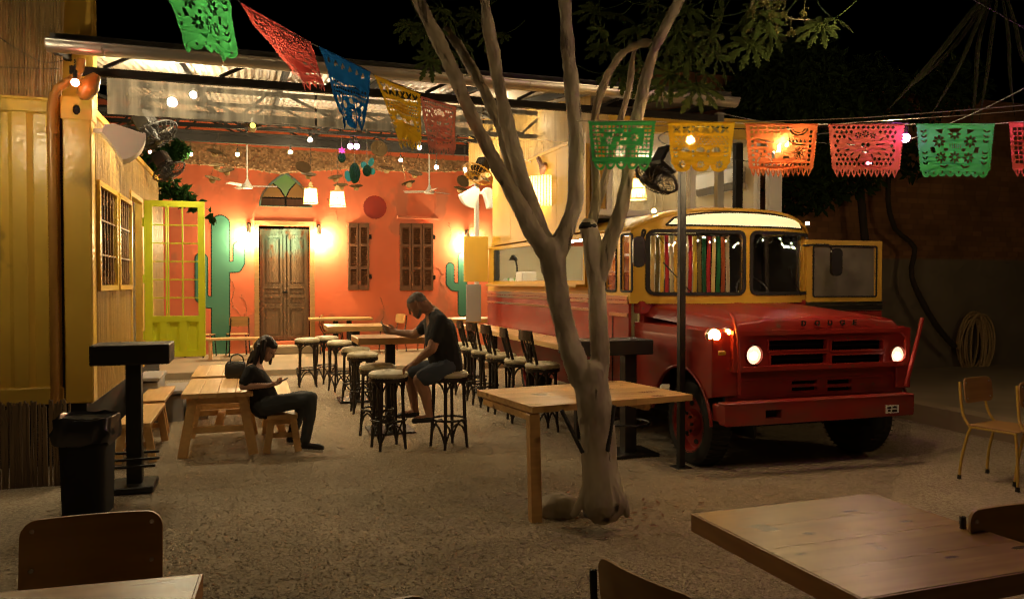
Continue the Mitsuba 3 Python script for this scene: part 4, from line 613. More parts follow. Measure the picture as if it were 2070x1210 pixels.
q = [V(5.2, 6.6, 2.75)]+[b[0]+V(0, 0, .085) for b in YB]
one('festoon_cable', stube(q, .004, 90, 5), 'm_cable', 'thin dark cable carrying the coloured yard bulbs', 'cable')
c = gd(-90, 185, 5.5); k = thing('yard_bulb', 'warm bulb lighting the bamboo screen at the left edge', 'bulb'); bulb(c, .035, HOT*64, k); put('socket', lathe([(0, 0), (.014, 0), (.015, .04), (0, .05)], 10, 'z', c+V(0, 0, .033)), 'm_black', k)
c = V(8.6, 4.4, 3.0); k = thing('yard_bulb', 'warm bulb on the right hand wall side outside the photo', 'bulb', 'coloured bulbs strung over the yard'); bulb(c, .035, YARD*85, k); put('socket', lathe([(0, 0), (.014, 0), (.015, .04), (0, .05)], 10, 'z', c+V(0, 0, .033)), 'm_black', k)
# ================================================================ the many stemmed tree and the table built round it
tree = thing('papaya_tree', 'smooth grey tree with many upright stems growing through a wooden table', 'tree'); TD = 5.12
def stem(pts, n): return spl(np.array([list(gd(x, y, TD+d))+[w*.47*(TD+d)/FOC] for x, y, w, d in pts]), n)
STEMS = [
    [(1220, 1012, 98, 0), (1218, 985, 88, 0), (1213, 940, 78, 0), (1207, 860, 76, 0), (1198, 790, 76, 0), (1195, 758, 70, 0)],
    [(1186, 780, 56, 0), (1158, 720, 52, -.02), (1138, 650, 48, -.03), (1123, 570, 48, -.04), (1114, 505, 58, -.04)],
    [(1208, 792, 42, .02), (1211, 700, 40, .03), (1207, 600, 38, .04), (1200, 530, 38, .05), (1194, 478, 40, .05), (1190, 460, 38, .05)],
    [(1116, 520, 48, -.04), (1088, 485, 44, -.05), (1048, 410, 34, -.08), (1005, 335, 31, -.12), (963, 255, 29, -.16), (913, 140, 28, -.22), (845, 2, 27, -.3), (800, -90, 25, -.36)],
    [(1100, 500, 34, .0), (1070, 440, 27, .10), (1035, 348, 23, .18), (1010, 262, 22, .24), (982, 190, 21, .3), (948, 130, 20, .36), (905, 60, 18, .42)],
    [(1112, 510, 38, -.02), (1085, 440, 34, .02), (1052, 350, 31, .06), (1022, 232, 28, .1), (1001, 130, 27, .12), (978, -5, 25, .14), (965, -90, 24, .15)],
    [(1118, 515, 50, -.04), (1146, 460, 40, -.02), (1163, 390, 35, .0), (1165, 300, 34, .0), (1160, 220, 31, .0), (1150, 115, 28, .02), (1141, -5, 26, .04), (1136, -90, 25, .05)],
    [(1212, 560, 34, .05), (1232, 490, 32, .04), (1256, 420, 31, .02), (1272, 330, 28, .0), (1287, 245, 26, -.02), (1318, 115, 24, -.04), (1372, 5, 23, -.06), (1420, -80, 22, -.08)],
    [(1190, 480, 26, .08), (1200, 430, 20, .12), (1206, 380, 19, .16), (1200, 300, 17, .22), (1204, 225, 16, .26), (1232, 145, 15, .22), (1282, 92, 15, .06), (1312, 85, 14, -.02)],
    [(1198, 960, 36, -.02), (1178, 1010, 26, -.02), (1160, 1040, 14, -.02)], [(1236, 960, 36, -.02), (1256, 1008, 24, -.02), (1268, 1040, 12, -.03)],
    [(1188, 470, 24, .10), (1206, 420, 18, .2), (1232, 330, 15, .26), (1256, 240, 14, .3), (1276, 150, 13, .3), (1284, 95, 11, .3)]]
def skin(stems, edge):
    out = m3.Manifold()
    for q in stems:
        for a, b in zip(q, q[1:]): out += m3.Manifold.batch_hull([m3.Manifold.sphere(s[3], 16).translate(s[:3].tolist()) for s in (a, b)])
    g = out.refine_to_length(edge).to_mesh(); t = trimesh.Trimesh(g.vert_properties[:, :3], g.tri_verts, process=True); trimesh.smoothing.filter_taubin(t, .5, .53, iterations=8)
    n = t.vertex_normals; v = t.vertices; t.vertices = v+n*(.030*(meshkit.fbm(v*V(9, 9, 3.5), 4, 2)-.5)+.016*(meshkit.noise(v*V(34, 34, 6), 4)-.5)+.008*(meshkit.noise(v*V(60, 60, 40), 9)-.5))[:, None]; return t
put('trunk', skin([stem(s, max(4, len(s)*3)) for s in STEMS], .022), 'm_bark', tree, True)
c = gd(1189, 453, TD+.05); put('cut_stump', lathe([(0, .012), (.045, .01), (.062, -.012), (.06, -.03), (0, -.03)], 14, 'z', c), 'm_dark', tree, True)
c = gz(1150, 1048); st_ = trimesh.creation.icosphere(3); v = st_.vertices; st_.vertices = v*V(.15, .13, .105)*(1+.5*(meshkit.fbm(v*1.6+5, 3, 8)-.5))[:, None]+V(c[0]-.02, c[1]+.12, .05); one('stone', st_, 'm_bark', 'rounded grey stone at the left foot of the tree', 'stone', smooth=True)
c = gz(1186, 1040); st_ = trimesh.creation.icosphere(2); v = st_.vertices; st_.vertices = v*V(.035, .03, .03)*(1+.7*(meshkit.fbm(v*1.6+2, 3, 3)-.5))[:, None]+V(c[0], c[1]-.02, .02); one('stone', st_, 'm_grey', 'small dark stone against the tree foot', 'stone', smooth=True)
def palmate(seed):
    r = np.random.default_rng(seed); P = []; n = 9
    for k in range(n):
        a = -2.45+4.9*k/(n-1); L = (.55+.45*math.cos(a*.62))*r.uniform(.88, 1.1); u, w = V(math.cos(a), math.sin(a)), V(-math.sin(a), math.cos(a)); q = []
        for f, h in ((.0, .035), (.30, .07), (.45, .05), (.55, .15), (.60, .08), (.72, .17), (.76, .07), (.86, .09), (1.0, 0)): q.append((f, h))
        pts = [u*L*f+w*L*h for f, h in q]+[u*L*f-w*L*h for f, h in q[::-1][1:]]; P.append(Polygon(pts).buffer(0))
    g = unary_union(P+[Point(0, 0).buffer(.16)]); m = sheet(g, edge=.22); v = m.vertices; rr = np.linalg.norm(v[:, :2], axis=1); th = np.arctan2(v[:, 1], v[:, 0])
    v[:, 2] = -.32*rr**2+.05*np.cos(th*9/.98*1.0+.4); return m
LP = []
for s in range(3):
    m = palmate(s); m.vertices *= .19
    pet = stube([(0, 0, 0), (-.10, 0, .02), (-.24, 0, .10)], [.0035, .004, .005], 8, 5); LP.append(mikit.ply(cat_(m, pet), 'm_leaf', False))
def leaves(L, parent):
    for x, y, s, D in L:
        e = rng.normal(size=3)*.35+V(rng.uniform(-1, 1), rng.uniform(-.6, .3), -.55); n = V(rng.uniform(-.4, .4), -.75+rng.uniform(-.3, .3), .65)
        M = fr(gd(x, y, D), e, np.cross(n, e)); M[:3, :3] *= s/55; scene[num(parent+'__leaf')] = {**LP[rng.integers(3)], 'to_world': T(M)}
LL = [(862, 60, 55, 5.3), (880, 95, 50, 5.5), (905, 40, 55, 5.7), (830, 50, 45, 5.3), (868, 120, 42, 5.2), (940, 90, 45, 5.9), (985, 60, 50, 5.9), (1015, 70, 42, 5.8), (960, 30, 50, 6.0), (925, 115, 40, 5.6), (890, 20, 50, 5.6),
      (1215, 60, 55, 5.6), (1230, 95, 60, 5.7), (1250, 30, 60, 5.6), (1285, 60, 55, 5.5), (1300, 130, 60, 5.6), (1330, 40, 55, 5.4), (1345, 95, 62, 5.3), (1370, 60, 60, 5.2), (1390, 20, 60, 5.1), (1400, 95, 62, 5.3), (1420, 60, 58, 5.2), (1450, 110, 60, 5.3), (1355, 150, 60, 5.5), (1410, 175, 66, 5.4), (1380, 130, 60, 5.5), (1440, 70, 55, 5.1), (1225, 150, 50, 5.8), (1260, 140, 55, 5.8), (1205, 20, 50, 5.7), (1310, 10, 50, 5.5), (1460, 30, 52, 4.9), (1430, 150, 58, 5.4), (1330, 175, 50, 5.7), (1290, 165, 46, 5.8)]
leaves(LL, tree)
lt = thing('maple_like_tree', 'leafy branch with seed balls hanging in from the top right of the tree', 'tree')
leaves([(1520, 90, 50, 4.3), (1500, 50, 48, 4.3), (1540, 30, 46, 4.2), (1662, 52, 46, 4.1), (1690, 40, 34, 4.15), (1560, 60, 44, 4.3), (1515, 20, 44, 4.3)], lt)
put('twig', cat_(stube([gd(1480, -120, 4.3), gd(1530, -30, 4.3), gd(1555, 20, 4.25), gd(1640, 40, 4.15)], [.012, .009, .006, .003], 20, 6), stube([gd(1530, -30, 4.3), gd(1518, 30, 4.3), gd(1522, 70, 4.3)], [.007, .005, .003], 12, 6)), 'm_bark', lt, True)
for x, y in ((1522, 25), (1560, 32), (1566, 60), (1597, 65), (1585, 30), (1625, 28), (1508, 62), (1572, 12), (1548, 8)):
    c = gd(x, y, 4.2+rng.uniform(-.08, .08)); b = trimesh.creation.icosphere(0, .006); put('seed_cluster', cat_(*[moved(b, pose(*(c+rng.normal(size=3)*.013))) for _ in range(26)], stube([c, c+V(.01, 0, .09)], .0018, 3, 4)), 'm_bud', lt)
# table round the trunk
tt = thing('tree_table', 'varnished wooden table built round the tree trunk', 'table'); zt_ = .78
A_, B_, C_, D_ = [gz(*p, zt_)[:2] for p in ((1010, 784), (1076, 822), (1400, 797), (1288, 768))]
u = (C_-B_)/np.linalg.norm(C_-B_); w = np.array([-u[1], u[0]]); Wd, Dp = np.linalg.norm(C_-B_), .93; TM = fr((*B_, zt_-.044), (*u, 0), (*w, 0))
tr = STEMS[0]; c = gd(1199, 790, TD); lc = np.array([(c[:2]-B_)@u, (c[:2]-B_)@w]); hole_ = Point(*lc).buffer(.145)
for i in range(5): put('plank', prism(sbox(0, Dp*i/5+.0012, Wd, Dp*(i+1)/5-.0012).difference(hole_), .044, TM), 'm_pine', tt)
put('leg', beam((*(B_+u*.05+w*.05), -.02), (*(B_+u*.03+w*.05), zt_-.053), .075), 'm_pine', tt)
[put('bearer', beam((*(B_+u*o+w*.1), zt_-.08), (*(B_+u*o+w*.85), zt_-.08), .05), 'm_pine', tt) for o in (.04, 1.0)]
for px0, py0, px1, py1, w0 in ((1135, 828, 1178, 915, .2), (1242, 818, 1228, 912, .2)): a = gd(px0, py0, TD-.05); b = gd(px1, py1, TD-.12); put('brace', beam(a, b, .022), 'm_black', tt)
t_ = gz(1216, 1045); lv = []
for _ in range(110):
    a, r_ = rng.uniform(0, 6.28), abs(rng.normal())*.45+.12; x, y = t_[0]+r_*math.cos(a)+.05, t_[1]+.1+r_*math.sin(a)*.8; s = rng.uniform(.012, .035); b = rng.uniform(0, 6.28); e, w2 = V(math.cos(b), math.sin(b), rng.uniform(-.1, .4))*s, V(-math.sin(b), math.cos(b), rng.uniform(-.2, .3))*s*.4; p = V(x, y, float(gh(x, y))+.016)
    lv.append(trimesh.Trimesh([p-e, p+w2, p+e, p-w2], [(0, 1, 2), (0, 2, 3)], process=False))
one('leaf_litter', cat_(*lv), 'm_shutter', 'dry brown fallen leaves on the gravel round the tree foot', 'leaves', kind='stuff')
# ================================================================ stools, chairs, tables
def lofted(sections): return sections
def stool_parts(back=False):
    P = [('seat', lathe([(0, .70), (.17, .70), (.185, .72), (.195, .735), (.19, .755), (.165, .772), (.10, .782), (0, .785)], 28), 'm_seat', 40), ('seat_ring', lathe([(.15, .675), (.188, .675), (.192, .70), (.188, .715), (.15, .715)], 28), 'm_blackwood', 40)]
    for k in range(4):
        a = math.pi/4+k*math.pi/2; c, s = math.cos(a), math.sin(a); rear = back and k in (1, 2)
        q = [(.15*c, .15*s, .70), (.155*c, .155*s, .45), (.185*c, .185*s, 0)]
        if rear: q = [(-.20, .15*np.sign(s), 1.10), (-.165, .145*np.sign(s), .92)]+q
        P.append(('leg', stube(q, [.017]*(len(q)-1)+[.014], 18, 8), 'm_blackwood', True))
        for sg in (-1, 1):                                        # bentwood braces under seat and ring
            b = a+sg*math.pi/4; t = np.linspace(0, math.pi/2, 8)
            P.append(('brace', tube([(r*math.cos(a+sg*f*.62), r*math.sin(a+sg*f*.62), z) for r, f, z in zip(.16-.008*np.sin(t), 1-np.cos(t), .50+.17*np.sin(t))], .010, 6), 'm_blackwood', True))
        P.append(('brace', tube([(.178*c*(1-.0*f)+0, .178*s, z) if f == 0 else ((.172-.02*f)*math.cos(a+.75*f), (.172-.02*f)*math.sin(a+.75*f), z) for f, z in ((0, .06), (.25, .17), (.6, .24), (1, .27))], .010, 6), 'm_blackwood', True))
        P.append(('brace', tube([((.178-.02*f)*math.cos(a-.75*f), (.178-.02*f)*math.sin(a-.75*f), z) for f, z in ((0, .06), (.25, .17), (.6, .24), (1, .27))], .010, 6), 'm_blackwood', True))
    P.append(('foot_ring', tube([(.168*math.cos(t), .168*math.sin(t), .30) for t in np.linspace(0, 2*math.pi, 29)], .012, 6, False), 'm_blackwood', True))
    if back:
        P.append(('back_rail', moved(grid(-.17, .17, -.055, .055, 9, 5, lambda x, y: .9*x*x), np.array([[0, 0, 1, -.222], [1, 0, 0, 0], [0, 1, 0, 1.075], [0, 0, 0, 1.]])), 'm_blackwood', True))
        P[-1] = ('back_rail', cat_(P[-1][1], moved(P[-1][1], pose(-.018, 0))), 'm_blackwood', False)
        P.append(('back_slat', tube([(-.19, 0, 1.04), (-.15, 0, .88), (-.14, 0, .74)], .012, 6), 'm_blackwood', True))
        for sg in (-1, 1): P.append(('back_bow', tube([(-.19, .09*sg, 1.04), (-.155, .03*sg, .88), (-.145, .06*sg, .74)], .009, 6), 'm_blackwood', True))
    return proto(P)
STOOL, BARCH = stool_parts(), stool_parts(True)
SG = 'round black bentwood bar stools with pale padded seats'
for px, py, r, lab in ((785, 749, 10, 'black bar stool nearest the camera at the high table'), (763, 735, 40, 'bar stool just behind the nearest one'), (907, 748, 20, 'bar stool that the man in black sits on'), (733, 711, 0, 'bar stool left of the high table'), (719, 701, 30, 'bar stool behind the one left of the high table'), (687, 688, 15, 'bar stool before the second high table'), (621, 683, 0, 'leftmost bar stool by the second high table'), (660, 679, 25, 'farthest bar stool by the second high table')):
    p = gz(px, py, .745); place('bar_stool', STOOL, pose(p[0], p[1], -.03, r), lab, 'stool', SG)
for i, (y, x) in enumerate(((8.05, 2.99), (8.62, 2.93), (9.28, 2.90), (9.9, 2.88), (10.5, 2.89), (11.1, 2.87))):
    place('bar_chair', BARCH, pose(x, y, -.04, (4, -6, 3, 8, -3, 0)[i]), ('nearest', 'second', 'third', 'fourth', 'fifth', 'farthest')[i]+' bentwood chair along the bus counter, counted from the tree', 'chair', 'bentwood bar chairs along the counter')
def pedestal(x0, x1, y0, y1, z, lab, name='high_table', th=.07, m='m_pine'):
    k = thing(name, lab, 'table', 'pedestal tables'); n = 3
    for i in range(n): put('plank', cbox(x0, x1, y0+(y1-y0)*i/n+.001, y0+(y1-y0)*(i+1)/n-.001, z-th, z, .005), m, k)
    cx, cy = (x0+x1)/2, (y0+y1)/2; put('post', cbox(cx-.05, cx+.05, cy-.05, cy+.05, .02, z-th, .006), 'm_black', k); put('base', cbox(cx-.24, cx+.24, cy-.24, cy+.24, 0, .022, .006), 'm_black', k); return k
p = gz(724, 684, 1.03); pedestal(p[0], p[0]+.76, p[1]+.02, p[1]+.62, 1.03, 'high wooden table that the man leans on')
p = gz(663, 660, 1.03); pedestal(p[0], p[0]+.80, p[1], p[1]+.7, 1.03, 'second high table with stools, behind the first')
p = gz(627, 644, .86); pedestal(p[0], p[0]+1.1, p[1], p[1]+.7, .86, 'wooden table near the old door on the raised floor', 'dining_table', .05); p = gz(650, 637, .86); pedestal(p[0], p[0]+.95, min(p[1], 16.9), min(p[1], 16.9)+.6, .86, 'farthest wooden table against the orange wall', 'dining_table', .05)
p = gz(897, 645, 1.0); pedestal(p[0], p[0]+1.1, p[1], p[1]+.7, 1.0, 'high wooden table beside the rear of the bus')
def chair_parts(tubem, w=.40, zb=.62):
    P = [('seat', moved(cbox(-.19, .2, -.20, .20, -.006, .006, .004), pose(0, 0, .45)), 'm_plychair', False)]
    q = rrect(-w/2, zb, w/2, .82, .05); m = prism(q, .011); v, f = trimesh.remesh.subdivide_to_size(m.vertices, m.faces, .06); P.append(('backrest', trimesh.Trimesh(np.column_stack([-.235+v[:, 2]-.55*(v[:, 0]**2)*-1-.12*(v[:, 1]-.62), v[:, 0], v[:, 1]]), f), 'm_plychair', 30))
    for s in (-1, 1):
        y = .19*s; P.append(('back_post', stube([(-.272, y*.92, .79), (-.258, y*.93, .62), (-.235, y*.97, .52), (-.19, y, .45), (-.17, y, .43)], .011, 14, 7), tubem, True))
        P.append(('leg', stube([(.17, y, .43), (.175, y, .41), (.20, y*1.08, 0)], .011, 10, 7), tubem, True)); P.append(('leg', stube([(-.17, y, .43), (-.185, y, .40), (-.25, y*1.08, 0)], .011, 10, 7), tubem, True))
        P.append(('side_rail', stube([(-.18, y, .435), (.18, y, .435)], .010, 3, 7), tubem, True))
        for x in (.20, -.25): P.append(('foot_cap', lathe([(0, 0), (.016, 0), (.015, .035), (0, .035)], 10, 'z', (x, y*1.08, -.002)), 'm_black', 40))
    for s in (-1, 1):
        for z in (max(zb+.03, .66), .785): P.append(('screw', lathe([(0, .004), (.007, .003), (.008, 0), (0, 0)], 8, 'x', (-.222-.12*(z-.62)+.55*(w/2-.035)**2, s*(w/2-.035), z)), 'm_galv', 40))
    P.append(('cross_rail', stube([(.12, -.19, .435), (.12, .19, .435)], .009, 3, 7), tubem, True)); return proto(P)
CHY, CHB = chair_parts('m_yeltube'), chair_parts('m_black'); CHW = chair_parts('m_black', .43, .50)
p = gz(2036, 975); place('school_chair', CHY, pose(p[0], p[1]+.02, 0, -78), 'plywood chair with yellow tube legs facing the yard at right', 'chair', 'plywood chairs in the yard')
p = gz(2122, 990); place('school_chair', CHY, pose(p[0]+.02, p[1]-.1, 0, -100), 'plywood chair cut by the right edge of the photo', 'chair', 'plywood chairs in the yard')
p = gd(168, 1128, 2.62); place('school_chair', CHW, pose(p[0]+.03, p[1]-.22, 0, 90+180), 'plywood chair tucked behind the bottom left table', 'chair', 'plywood chairs in the yard')
p = gd(2040, 1060, 2.75); place('school_chair', CHB, pose(p[0], p[1]-.24, 0, 270), 'dark plywood chair beyond the near right table', 'chair', 'plywood chairs in the yard')
a, b = gz(1215, 1128, .82), gz(1392, 1206, .82); m_ = (a+b)/2; d = (b-a)[:2]; d /= np.linalg.norm(d); ang = math.degrees(math.atan2(d[1], d[0])); place('school_chair', CHB, pose(m_[0]-.25*d[1], m_[1]+.25*d[0], 0, ang+90), 'plywood chair at the bottom edge with its black frame showing', 'chair', 'plywood chairs in the yard')
p = gz(815, 1206, .82); place('school_chair', CHB, pose(p[0]-.06, p[1]-.27, 0, 285), 'plywood chair just peeping in at the bottom edge', 'chair', 'plywood chairs in the yard')
for px, py, r, lab in ((428, 692, 60, 'chair seen through the open container door'), (487, 692, 100, 'chair before the tall painted cactus'), (640, 683, -10, 'chair beside the old door'), (752, 690, 200, 'chair on the right of the far tables'), (822, 690, 190, 'chair behind the man in black')):
    p = gz(px, py, .10); place('dining_chair', CHB, pose(p[0], min(p[1], 17.2), .10, r), lab, 'chair', 'chairs on the raised floor')
# picnic tables and benches
def trestle(W_, L_, h, th, legw, spread):
    P = []; n = 4 if W_ > .4 else 1
    for i in range(n): P.append(('plank' if n > 1 else 'seat_board', cbox(-W_/2+W_*i/n+.0015, -W_/2+W_*(i+1)/n-.0015, 0, L_, h-th, h, .004), 'm_piney', False))
    for y in (.10, L_-.10):
        for s in (-1, 1): P.append(('leg', beam((s*W_*.34, y, h-th), (s*(W_*.34+spread), y, 0), legw, .04, up=(0, 1, 0)), 'm_piney', False))
        P.append(('cross_bar', cbox(-W_*.36-spread*.5, W_*.36+spread*.5, y+.021, y+.05, h*.36, h*.36+legw*.7, .003), 'm_piney', False)); P.append(('top_bar', cbox(-W_*.44, W_*.44, y+.021, y+.055, h-th-.07, h-th, .003), 'm_piney', False))
    P.append(('stretcher', cbox(-.035, .035, .12, L_-.12, h*.40, h*.40+.045, .003), 'm_piney', False)); return proto(P)
PT, PB = trestle(.62, 1.2, .60, .045, .085, .10), trestle(.28, 1.2, .37, .04, .065, .05)
for x, y, lab in ((-.33, 7.62, 'pine picnic table where the woman sits'), (-.35, 9.05, 'second pine picnic table behind the woman')): place('picnic_table', PT, pose(x, y), lab, 'table', 'pine picnic tables')
for x, y, lab in ((.24, 7.62, 'pine bench that the woman sits on'), (.24, 9.05, 'pine bench behind the seated woman'), (-1.02, 7.55, 'near pine bench by the container'), (-1.05, 8.98, 'far pine bench by the container steps')): place('bench', PB, pose(x, y), lab, 'bench', 'pine benches beside the picnic tables')
p = gz(412, 686, .52); q = gz(525, 686, .52); k = thing('long_bench', 'long low wooden bench before the orange wall', 'bench'); put('seat_board', cbox(p[0], q[0], 16.3, 16.65, .48, .52), 'm_piney', k)
for x in (p[0]+.1, q[0]-.1): put('leg', cbox(x-.03, x+.03, 16.35, 16.6, .1, .48), 'm_piney', k)
# black high table, waste bin
bt = thing('black_table', 'black boxy high table standing by the container corner', 'table'); x0, x1 = gd(188, 720, 5.95)[0], gd(346, 720, 6.1)[0]; yb = 6.72
put('top', cbox(x0, x1, yb-.24, yb+.16, .985, 1.135, .006), 'm_black', bt); xp = gd(268, 850, 6.02)[0]; put('post', cbox(xp-.055, xp+.055, yb-.06, yb+.05, .02, .985, .004), 'm_black', bt); put('base', cbox(xp-.17, xp+.15, yb-.2, yb+.17, 0, .05, .008), 'm_black', bt)
for z in (.20, .255): [put('footrest', beam((xp-.18, yb+o, z), (xp+.16, yb+o, z), .03, .018), 'm_black', bt) for o in (-.15, .12)]
wb = thing('waste_bin', 'tall black plastic waste bin with a liner bag over its rim', 'bin'); c = gd(172, 950, 5.40); wx, wy = c[0], c[1]+.10
def rect_ring(a, b, z, n=48, wob=0., seed=0):
    t = np.linspace(0, 2*math.pi, n, endpoint=False); e = .30; p = np.column_stack([a*np.sign(np.cos(t))*np.abs(np.cos(t))**e, b*np.sign(np.sin(t))*np.abs(np.sin(t))**e, z+0*t]); w_ = meshkit.noise(np.column_stack([p[:, 0]*14, p[:, 1]*14, p[:, 2]*9+seed]), seed)-.5; return p*(1+wob*w_)[:, None]*V(1, 1, 0)+np.column_stack([0*t, 0*t, p[:, 2]+wob*.25*w_])
def rings(R, cap0=True, cap1=True):
    n = len(R[0]); v = np.vstack(R); i, j = [q.ravel() for q in np.meshgrid(np.arange(len(R)-1), np.arange(n), indexing='ij')]; j2 = (j+1) % n
    f = [np.stack([i*n+j, i*n+j2, (i+1)*n+j2], 1), np.stack([i*n+j, (i+1)*n+j2, (i+1)*n+j], 1)]; q = np.arange(n); k = len(v); ex = []
    if cap0: ex.append(R[0].mean(0)); f.append(np.stack([np.roll(q, -1), q, q*0+k], 1)); k += 1
    if cap1: ex.append(R[-1].mean(0)); o = (len(R)-1)*n; f.append(np.stack([o+q, o+np.roll(q, -1), q*0+k], 1))
    return trimesh.Trimesh(np.vstack([v]+[np.array(ex)] if ex else [v]), np.vstack(f), process=False)
put('body', moved(rings([rect_ring(.175, .175, 0), rect_ring(.185, .185, .35), rect_ring(.195, .195, .60), rect_ring(.21, .21, .62), rect_ring(.21, .21, .66)]), pose(wx, wy, 0, -6)@np.diag([.80, .80, 1.0, 1.])), 'm_dark', wb, 30)
put('liner_bag', moved(rings([rect_ring(.225, .225, .50, 140, .34, 1), rect_ring(.236, .236, .55, 140, .26, 2), rect_ring(.228, .228, .61, 140, .16, 3), rect_ring(.222, .222, .665, 140, .14, 4), rect_ring(.205, .205, .68, 140, .12, 5), rect_ring(.19, .19, .60, 140, .10, 6)], False, True), pose(wx, wy, 0, -6)@np.diag([.80, .80, 1.0, 1.])), 'm_phone', wb, True)
# bus counter
ct = thing('bus_counter', 'long wooden counter on black supports running along the side of the bus', 'counter')
for i in range(2): put('plank', cbox(3.06+.2*i+.001, 3.06+.2*(i+1)-.001, 7.2, 11.9, .90, .955, .004), 'm_pine', ct)
put('edge', cbox(3.048, 3.0595, 7.2, 11.9, .895, .95, 0), 'm_piney', ct)
bt2 = thing('black_table', 'black boxy high table standing before the front wheel of the bus', 'table'); put('top', cbox(2.68, 3.46, 6.40, 6.80, .95, 1.083, .006), 'm_black', bt2)
for y in (6.60,):
    s = put('post', cbox(3.25, 3.37, y-.05, y+.07, .03, .95, .006), 'm_black', bt2); put('base', cbox(3.08, 3.54, y-.18, y+.2, 0, .035, .008), 'm_black', bt2)
    put('foot_ring', tube([(3.31+.2*math.cos(t), y+.01+.2*math.sin(t), .30) for t in np.linspace(0, 2*math.pi, 25)], .012, 6, False), 'm_black', bt2)
[put('leg', cbox(3.12, 3.20, y, y+.08, 0, .90, .005), 'm_black', ct) for y in (7.4, 8.9, 10.4, 11.7)]
# near tables
mat('m_edge', lambda p, n, uv: mix((.34, .165, .05), (.24, .11, .03), fbm(p.x*4, p.y*4, p.z*40, 3)), .4)
def desk(o, ex, ey, w, d, lab, zt=.75, th=.066):
    k = thing('yard_table', lab, 'table', 'square varnished tables in the foreground'); n = 4; M = fr((*o, zt-th), (*ex, 0), (*ey, 0))
    for i in range(n): put('plank', moved(cbox(0, w, d*i/n+.0002, d*(i+1)/n-.0002, 0, th, .0008), M), 'm_varnish', k)
    [put('edge_band', moved(cbox(*q, .001, th-.0015, .001), M), 'm_edge', k) for q in ((-.009, -.0003, -.009, d+.009), (w+.0003, w+.009, -.009, d+.009), (0, w, -.009, -.0003), (0, w, d+.0003, d+.009))]
    put('post', moved(cbox(w/2-.045, w/2+.045, d/2-.045, d/2+.045, -zt+th+.02, 0), M), 'm_black', k); put('base', moved(cbox(w/2-.23, w/2+.23, d/2-.23, d/2+.23, -zt+th, -zt+th+.025), M), 'm_black', k)
def var_c(p, n, uv):
    g = fbm(p.x*2.4, p.y*26, p.z*26, 3); b = cell_rand(dr.floor((p.y+.02)/.208), 2, 0); kn = smoothstep(.84, .93, noise(p.x*7+b*9, p.y*24, 3.)); st = smoothstep(.5, .8, fbm(p.x*4+3, p.y*4, 7., 3))
    return mix(mix(mix((.36, .225, .075), (.25, .135, .04), g), (.17, .075, .025), st*.5), (.035, .014, .006), kn*.9)*(.85+.3*b)
mat('m_varnish', var_c, .36, specular=.5, clearcoat=.12, clearcoat_gloss=.7, bump=lambda p, n, uv: .0022*fbm(p.x*3, p.y*3, 0., 3)+.0006*noise(p.x*20, p.y*70))
A_, B_, C_ = gz(1404, 1038, .75), gz(1763, 997, .75), gz(1746, 1208, .75); ex = (B_-A_)[:2]; w_ = np.linalg.norm(ex); ex /= w_; ey = np.array([-ex[1], ex[0]]); dd = abs((C_-A_)[:2]@ey); desk(A_[:2]-ey*dd, ex, ey, w_, dd, 'large varnished knotty table in the bottom right foreground')
A_, B_ = gz(0, 1197, .75), gz(403, 1160, .75); ex = (B_-A_)[:2]; ex /= np.linalg.norm(ex); ey = np.array([-ex[1], ex[0]]); desk(B_[:2]-ex*.8-ey*.75, ex, ey, .8, .75, 'varnished table corner at the bottom left')
